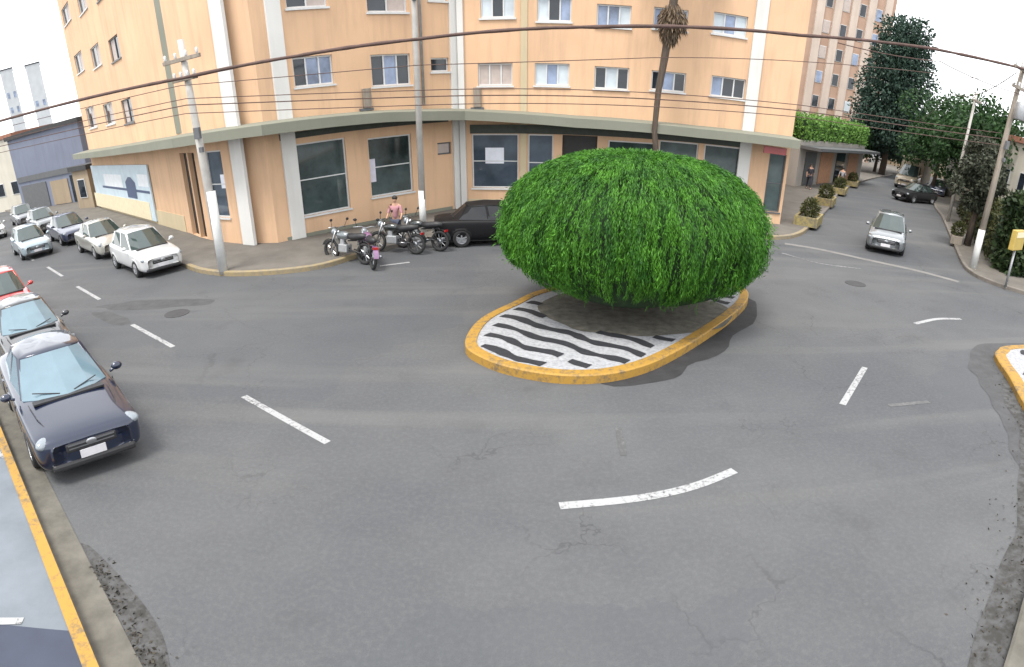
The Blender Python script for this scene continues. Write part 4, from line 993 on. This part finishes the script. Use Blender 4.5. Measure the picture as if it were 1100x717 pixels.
for i in range(16):
    a = rng.random()*6.28; base = np.array(k4 + Vector((.3, 0, 1.3)))
    for j in range(40):
        t = j/40*1.8; q = base + np.array([math.cos(a)*t, math.sin(a)*t, .7*t - .45*t*t]); P_ += [q, q]; D2 += [np.array([math.cos(a+1.2), math.sin(a+1.2), -.3]), np.array([math.cos(a-1.2), math.sin(a-1.2), -.3])]
link('crown', quads_mesh('fronds', leaves(np.array(P_), np.array(D2), .35, .02)), M['tree'], tr)

# ------------------------------------------------------------------ trees, hedges, planters
def tree(loc, label, m, clumps, n, size, trunk_h, trunk_r, cat='tree', name='tree', z=0.0, group=None, wid=.32):
    root = thing(name, label, cat, (loc[0], loc[1], z), 0, group)
    P_, D2, nn_ = [], [], []
    tot = sum(c[3]*c[4] for c in clumps)
    for cx, cy, cz, rx, rz_ in clumps:
        k = int(n*rx*rz_/tot); v = rng.normal(size=(k, 3)); v /= np.linalg.norm(v, axis=1, keepdims=True)
        rad = .55 + .5*rng.random(k)**.6
        ph = np.array([noise.noise((q[0]*2.3+cx, q[1]*2.3+cy, q[2]*2.3+cz)) for q in v]); rad *= 1 + .32*ph
        P_.append(np.array([cx, cy, cz]) + v*rad[:, None]*np.array([rx, rx, rz_])); D2.append(v*.6 + rng.normal(0, .6, (k, 3)) + np.array([0, 0, -.25]))
    P_ = np.concatenate(P_); D2 = np.concatenate(D2)
    link('crown', quads_mesh('crown', leaves(P_, D2, rng.uniform(.6, 1.3, len(P_))*size, rng.uniform(.6, 1.3, len(P_))*size*wid)), m, root)
    b = MB().tube([(0, 0, -.1), (.05*trunk_h*.3, 0, trunk_h*.5), (0, .03*trunk_h, trunk_h)], [trunk_r, trunk_r*.75, trunk_r*.55], 9)
    for cx, cy, cz, rx, rz_ in clumps[:9]:
        b.tube([(0, .02*trunk_h, trunk_h*.75), (cx*.5, cy*.5, trunk_h*.75 + (cz-trunk_h*.75)*.6), (cx, cy, cz)], [trunk_r*.5, trunk_r*.3, trunk_r*.1], 6)
    b.build('trunk', M['bark'], root, True); return root
# tall dark conifer
p = at(947, 185, 74); cl = []
for i in range(46):
    t = i/45; z = 3.4 + t*12.0; w = 4.6*(1 - .30*t*t) if t < .8 else 3.1
    a = i*2.4; cl.append((math.cos(a)*w*.5, math.sin(a)*w*.5, z, w*.5*rng.uniform(.75, 1.2), 1.4*rng.uniform(.7, 1.2)))
tree((p.x, p.y), 'tall dark blue-green conifer at the end of the right-hand street', M['conifer'], cl, 24000, .42, 13, .4, name='conifer_tree', wid=.26)
def rnd_clumps(W_, H_, z0, n_, r):
    return [(rng.normal(0, .38)*W_, rng.normal(0, .38)*W_, z0 + H_*rng.random(), r*rng.uniform(.7, 1.3), r*rng.uniform(.6, 1.0)) for _ in range(n_)]
for px, D, W_, z0, H_, m, lb in ((1004, 62, 4.0, 3.6, 4.4, 'tree', 'round green tree just right of the tall dark conifer'), (1040, 55, 4.2, 3.4, 4.0, 'tree', 'mid-height leafy tree between the conifer and the right corner pole'),
                                 (1068, 47, 3.8, 3.6, 4.0, 'tree', 'bushy green tree directly behind the right corner pole'), (1052, 42, 1.3, 3.0, 2.6, 'tree_grey', 'dusty grey-green tree beside the distant thin pole'),
                                 (1022, 70, 3.4, 2.6, 3.2, 'tree', 'low green tree behind the dark blue hatchback'), (938, 76, 3.6, 2.4, 4.0, 'conifer', 'dark tree at the foot of the brick tower'), (905, 72, 3.0, 2.0, 2.2, 'tree', 'small green tree below the brick tower'), (975, 82, 4.5, 2.0, 4.0, 'tree', 'broad dark green tree closing the end of the right-hand street'), (1056, 34, 1.3, 2.4, 2.4, 'tree_grey', 'small dusty tree on the pavement just left of the dark hedge')):
    q = at(px, 190, D); tree((q.x, q.y), lb, M[m], rnd_clumps(W_, H_, z0, 22, W_*.42), 8000, .34 if D > 45 else .2, z0+H_*.5, .22, name='leafy_tree', group='trees up the right-hand street', z=0)
def hedge_box(pts, w, z0, z1, n_, size, m, label, name='hedge', cat='hedge', core=True):
    root = thing(name, label, cat, (pts[0][0], pts[0][1], 0)); o0 = Vector(pts[0])
    core_ = [Vector(q) for q in pts]; core_[0] = core_[0] + (core_[1]-core_[0]).normalized()*.35; core_[-1] = core_[-1] - (core_[-1]-core_[-2]).normalized()*.35
    Lp = offset(core_, w/2-.12); Rp = offset(core_, -w/2+.12)
    poly_ = [q - o0 for q in Lp] + [q - o0 for q in reversed(Rp)]
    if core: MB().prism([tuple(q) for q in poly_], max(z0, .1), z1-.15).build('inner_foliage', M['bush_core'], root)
    P_, D2 = [], []
    segs = [(Vector(pts[i]), Vector(pts[i+1])) for i in range(len(pts)-1)]; tl = [(b_-a_).length for a_, b_ in segs]
    for _ in range(n_):
        i = rng.choice(len(segs), p=np.array(tl)/sum(tl)); a_, b_ = segs[i]; t = rng.random(); q = a_.lerp(b_, t) - o0; d = (b_-a_).normalized(); nv = Vector((-d.y, d.x))
        if rng.random() < .16:
            e_ = rng.random() < .5; q = (segs[0][0] if e_ else segs[-1][1]) - o0; d = (segs[0][1]-segs[0][0]).normalized() if e_ else (segs[-1][1]-segs[-1][0]).normalized(); nv = Vector((-d.y, d.x)); q = q + d*rng.normal(.05 if e_ else -.05, .12)
            P_.append((q.x + nv.x*rng.uniform(-w/2, w/2), q.y + nv.y*rng.uniform(-w/2, w/2), 0)); o2_ = rng.uniform(-w/2, w/2); P_[-1] = (q.x + nv.x*o2_, q.y + nv.y*o2_, rng.uniform(z0, z1)); D2.append(rng.normal(size=3)); continue
        face = rng.random(); bump = .45*noise.noise((q.x*1.3, q.y*1.3, 3)) 
        if face < .35: off, z = rng.uniform(-w/2, w/2), z1 + bump + rng.normal(0, .08)
        else: off, z = (w/2 + abs(rng.normal(0, .08)) + bump*.5)*rng.choice((-1, 1)), rng.uniform(z0, z1)
        P_.append((q.x + nv.x*off, q.y + nv.y*off, z)); D2.append(rng.normal(size=3) + np.array([0, 0, .2]))
    link('foliage', quads_mesh('foliage', leaves(np.array(P_), np.array(D2), rng.uniform(.6, 1.4, n_)*size, rng.uniform(.6, 1.4, n_)*size*.3)), M[m], root); return root
hedge_box([(20.0, 20.6), (24.5, 21.2), (34, 21.5)], 1.4, .15, 3.4, 15000, .3, 'hedge', 'high dark green hedge behind the right corner pole')
hedge_box([(21.2, 22.2), (24.0, 26.8), (31.5, 38.0)], .9, .15, 2.6, 6000, .2, 'olive', 'long olive shrub row along the right street pavement')
# lime creeper over a low annex beyond the canopy end
an0, an1 = at(858, 170, 46), at(926, 176, 60)
ann = thing('annex_building', 'low grey annex with a dark awning beyond the canopy end', 'building', (an0.x, an0.y, 0)); v0 = Vector((0, 0)); v1 = Vector((an1.x-an0.x, an1.y-an0.y)); u = v1.normalized(); nv = Vector((u.y, -u.x))
M['annex'] = facade_mat('annex_render', (.36, .33, .30), (.2, .19, .17)); M['shopfront_orange'] = mat('shopfront_orange', (.45, .24, .14), .7, .15)
MB().prism([tuple(q) for q in (v0, v1, v1 - nv*8, v0 - nv*8)], 0, 3.3).build('wall', M['annex'], ann)
MB().prism([tuple(q) for q in (v0 + nv*.02, v1 + nv*.02, v1 + nv*1.5, v0 + nv*1.5)], 2.75, 2.95).build('awning', M['frame_dark'], ann)
for t0, t1, m in ((.08, .22, 'frame_dark'), (.28, .46, 'shopfront_orange'), (.52, .66, 'glass_dark'), (.72, .9, 'shopfront_orange')):
    MB().prism([tuple(q) for q in (v1*t0 + nv*.01, v1*t1 + nv*.01, v1*t1 + nv*.06, v1*t0 + nv*.06)], .2, 2.5).build('shopfront', M[m], ann)
q0 = an0.xy - nv*1.2; q1 = an1.xy - nv*1.2
hedge_box([tuple(q0), tuple(q1)], 2.4, 3.32, 4.75, 6000, .22, 'lime', 'bright lime creeper growing on the roof of the low annex', 'roof_creeper', 'creeper')
# yellow-edged planters on the right street pavement
M['planter_yellow'] = worn_paint('planter_yellow', (.30, .24, .08), (.13, .115, .085), .38, .58, 5)
for px, py, s_, lb in ((868, 240, 1.0, 'yellow planter nearest to the canopy end with brownish shrub'), (886, 219, 1.0, 'yellow planter in the middle of the pavement row'), (901, 207, .95, 'yellow planter third from the canopy end'), (915, 199, .9, 'yellow planter farthest up the pavement')):
    q = G(px, py, .15); root = thing('planter', lb, 'planter', (q.x, q.y, .15), math.atan2(RD.y, RD.x), 'yellow planters along the right street pavement'); root.scale = (s_,)*3
    b = MB()
    for bx, by, sx, sy in ((0, .5, 2.0, .12), (0, -.5, 2.0, .12), (.94, 0, .12, .88), (-.94, 0, .12, .88)): b.box((bx, by, .2), (sx, sy, .44))
    b.build('kerb_box', M['planter_yellow'], root, bevel=.01); MB().box((0, 0, .15), (1.76, .88, .3)).build('soil', M['soil'], root)
    v = rng.normal(size=(700, 3)); v /= np.linalg.norm(v, axis=1, keepdims=True); P_ = v*np.array([.85, .42, .42])*(.5+.5*rng.random((700, 1))) + np.array([0, 0, .72])
    link('shrub', quads_mesh('shrub', leaves(P_, v + rng.normal(0, .5, v.shape), .16, .04)), M['olive'], root)
q = G(1023, 262, .15); root = thing('planter', 'brown planter box with a low shrub by the right kerb', 'planter', (q.x+.35, q.y+.2, .15), R(55))
MB().box((0, 0, .22), (.8, .6, .44)).build('box', M['wood'], root, bevel=.02); v = rng.normal(size=(600, 3)); v /= np.linalg.norm(v, axis=1, keepdims=True)
link('shrub', quads_mesh('shrub', leaves(v*np.array([.42, .36, .4])*(.5+.5*rng.random((600, 1))) + np.array([0, 0, .75]), v + rng.normal(0, .5, v.shape), .14, .035)), M['olive'], root)
# yellow box sign in front of the dark hedge
q = at(1093, 258, 25.5); root = thing('box_sign', 'yellow box sign on a post in front of the dark hedge', 'sign', (q.x, q.y, .15), R(25))
M['sign_yellow'] = mat('sign_yellow', (.40, .29, .07), .5, .12, 2)
MB().box((0, 0, q.z-.15), (1.05, .22, .8)).build('box', M['sign_yellow'], root, bevel=.03); MB().tube([(0, 0, -.05), (0, 0, q.z-.54)], .05, 10).build('post', M['steel'], root, True)
MB().box((0, -.113, q.z+.08), (.85, .012, .22)).build('face_panel', M['sign_cream'], root)

# ------------------------------------------------------------------ buildings farther off
M['brick'] = brick_mat('tower_brick', (.34, .225, .165), (.42, .29, .22), (.4, .35, .3)); M['tower_pale'] = facade_mat('tower_pale', (.50, .42, .36), (.36, .3, .26)); M['haze_grey'] = facade_mat('hazy_tower', (.50, .52, .535), (.45, .47, .49)); M['slate'] = facade_mat('slate_render', (.17, .19, .245), (.12, .13, .17)); M['tan'] = facade_mat('tan_render', (.30, .24, .17), (.2, .16, .12)); M['pale_house'] = facade_mat('pale_house', (.52, .49, .42), (.38, .35, .3)); M['tile'] = mat('roof_tile', (.26, .12, .08), .9, .25, 6)  # grey of the hazy towers has the distance haze put into its colour
def block(p0, p1, depth, H_, wallm, label, name='distant_building', rows=(), cols_=0, win=('glass_dark', .5, .55), stripes=0, stripe_m=None, roofm='tar', shop=None, group=None):
    root = thing(name, label, 'building', (p0[0], p0[1], 0), 0, group); a = Vector((0, 0)); c = Vector((p1[0]-p0[0], p1[1]-p0[1])); u = c.normalized(); nv = Vector((u.y, -u.x)); L_ = c.length
    MB().prism([tuple(q) for q in (a, c, c - nv*depth, a - nv*depth)], -.1, H_).build('wall', M[wallm], root)
    MB().prism([tuple(q) for q in (a - u*.2 + nv*.2, c + u*.2 + nv*.2, c + u*.2 - nv*(depth+.2), a - u*.2 - nv*(depth+.2))], H_+.003, H_+.35).build('roof', M[roofm], root)
    for i in range(stripes):
        s = L_*(i+.5)/stripes; w_ = L_/stripes*.22
        MB().prism([tuple(q) for q in (u*(s-w_) + nv*.003, u*(s+w_) + nv*.003, u*(s+w_) + nv*.3, u*(s-w_) + nv*.3)], 0, H_-.05).build('vertical_band', M[stripe_m], root)
    for z, h in rows:
        for i in range(cols_):
            s = L_*(i+.5)/cols_ + (0 if not stripes else L_/cols_*.0); w_ = L_/cols_*win[1]/2
            if stripes and stripes == cols_: s += L_/cols_*.5
            if s + w_ > L_: continue
            fr = MB().prism([tuple(q) for q in (u*(s-w_-.06) + nv*.004, u*(s+w_+.06) + nv*.004, u*(s+w_+.06) + nv*.05, u*(s-w_-.06) + nv*.05)], z-.06, z+h+.06).build('window', M['frame_light'], root)
            MB().prism([tuple(q) for q in (u*(s-w_) + nv*.052, u*(s+w_) + nv*.052, u*(s+w_) + nv*.07, u*(s-w_) + nv*.07)], z, z+h).build('pane', M[random.choice(('glass_dark', 'glass_blue', 'glass_pale', 'shutter')) if win[0] == 'mix' else win[0]], fr)
    if shop:
        for t0, t1, z0_, z1_, m in shop:
            MB().prism([tuple(q) for q in (c*t0 + nv*.004, c*t1 + nv*.004, c*t1 + nv*.08, c*t0 + nv*.08)], z0_, z1_).build('shopfront', M[m], root)
    return root
t0, t1 = at(858, 100, 86), at(946, 100, 92)
block(t0.xy, t1.xy, 12, 32, 'brick', 'tall brick tower with pale vertical bands behind the orange building', 'apartment_tower', [(3.2 + 2.9*k, 1.3) for k in range(9)], 5, ('mix', .34), 5, 'tower_pale')
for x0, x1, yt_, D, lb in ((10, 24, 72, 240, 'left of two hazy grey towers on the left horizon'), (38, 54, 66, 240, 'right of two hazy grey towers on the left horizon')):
    a, c = at(x0, 120, D), at(x1, 120, D); zt = at((x0+x1)/2, yt_, D).z; block(a.xy, c.xy, 8, zt, 'haze_grey', lb, 'hazy_tower', [(20+5*k, 2) for k in range(int(max(0, zt-24)//5))], 2, ('glass_blue', .4), group='hazy towers')
a, c = at(12, 170, 62), at(91, 170, 56); zt = at(60, 137, 58).z
block(a.xy, c.xy, 12, zt, 'slate', 'slate blue shed building at the far end of the left street', 'shop_building', (), 0, shop=[(.05, .42, .2, 2.4, 'frame_dark'), (.48, .72, .2, 2.3, 'tan'), (.76, .97, .2, 2.5, 'glass_dark'), (.02, .98, 2.7, 3.2, 'frame_dark')])
a, c = at(-60, 170, 75), at(18, 170, 66); block(a.xy, c.xy, 10, at(0, 150, 66).z, 'pale_house', 'pale low building at the left picture edge', 'shop_building', [(1.6, 1.2)], 5, ('glass_dark', .45), roofm='tile')
a, c = at(80, 200, 51), at(97, 200, 49.2); block(a.xy, c.xy, 4, 3.0, 'tan', 'small tan shop wall between the slate shed and the orange building', 'shop_building', [(1.0, 1.3)], 1, ('glass_dark', .4))
a, c = at(1014, 190, 66), at(1052, 190, 58); block(a.xy, c.xy, 8, 5.4, 'pale_house', 'grey house half hidden by trees on the right-hand street', 'house', [(1.2, 1.2), (3.6, 1.1)], 3, ('glass_dark', .4), roofm='tile')
a, c = at(1072, 190, 44), at(1150, 190, 40); block(a.xy, c.xy, 8, at(1090, 152, 43).z, 'pale_house', 'pale cream house above the dark hedge at the right picture edge', 'house', [(3.2, 1.1)], 4, ('glass_dark', .35), roofm='tile')
a, c = at(950, 180, 100), at(1010, 180, 94); block(a.xy, c.xy, 8, 6, 'tan', 'tan house closing the view at the top of the right-hand street', 'house', [(1.2, 1.3), (3.8, 1.2)], 5, ('glass_dark', .35), roofm='tile')

# ------------------------------------------------------------------ sky, sun, camera
SUN_EL, SUN_AZ = R(64), R(215)              # azimuth clockwise from +Y: behind the camera, to the left
w = bpy.data.worlds.new('World'); scene.world = w; w.use_nodes = True; nt = w.node_tree
bg = nt.nodes['Background']; sky = N(nt, 'ShaderNodeTexSky'); sky.sky_type = 'NISHITA'; sky.sun_disc = False; sky.sun_elevation = SUN_EL; sky.sun_rotation = SUN_AZ
tc = N(nt, 'ShaderNodeTexCoord'); cn = N(nt, 'ShaderNodeTexNoise', Scale=2.2, Detail=6.0, Roughness=.55); nt.links.new(tc.outputs['Generated'], cn.inputs['Vector'])
cloud = mixc(nt, ramp(nt, cn.outputs['Fac'], .35, .65), (10.0, 10.2, 10.6), (12.6, 12.6, 12.5))
nt.links.new(mixc(nt, .86, sky.outputs[0], cloud), bg.inputs['Color']); bg.inputs['Strength'].default_value = .10
sl = bpy.data.lights.new('sun', 'SUN'); sl.energy = 1.9; sl.angle = R(20); sl.color = (1.0, .95, .88)
so = bpy.data.objects.new('sun', sl); col.objects.link(so); so.rotation_euler = (math.pi/2 - SUN_EL, 0, math.pi - SUN_AZ)
dvec = Vector((math.sin(SUN_AZ)*math.cos(SUN_EL), math.cos(SUN_AZ)*math.cos(SUN_EL), math.sin(SUN_EL)))
so.rotation_euler = dvec.to_track_quat('Z', 'Y').to_euler()

cam = bpy.data.cameras.new('camera'); co = bpy.data.objects.new('camera', cam); col.objects.link(co)
co.location = (0, 0, CAM_H); co.rotation_euler = (math.pi/2 - PITCH, 0, 0)
cam.type = 'PANO'; cam.panorama_type = 'CENTRAL_CYLINDRICAL'
hu = PW/2/FOC; hv = PH/2/FOC
cam.central_cylindrical_range_u_min = -hu; cam.central_cylindrical_range_u_max = hu
cam.central_cylindrical_range_v_min = -hv; cam.central_cylindrical_range_v_max = hv; cam.central_cylindrical_radius = 1.0
cam.clip_start = .05; cam.clip_end = 3000
scene.camera = co
scene.render.engine = 'CYCLES'
vs_ = scene.view_settings; vs_.view_transform = 'Standard'; vs_.look = 'None'; vs_.gamma = 1; vs_.use_curve_mapping = False; vs_.exposure = 1.12
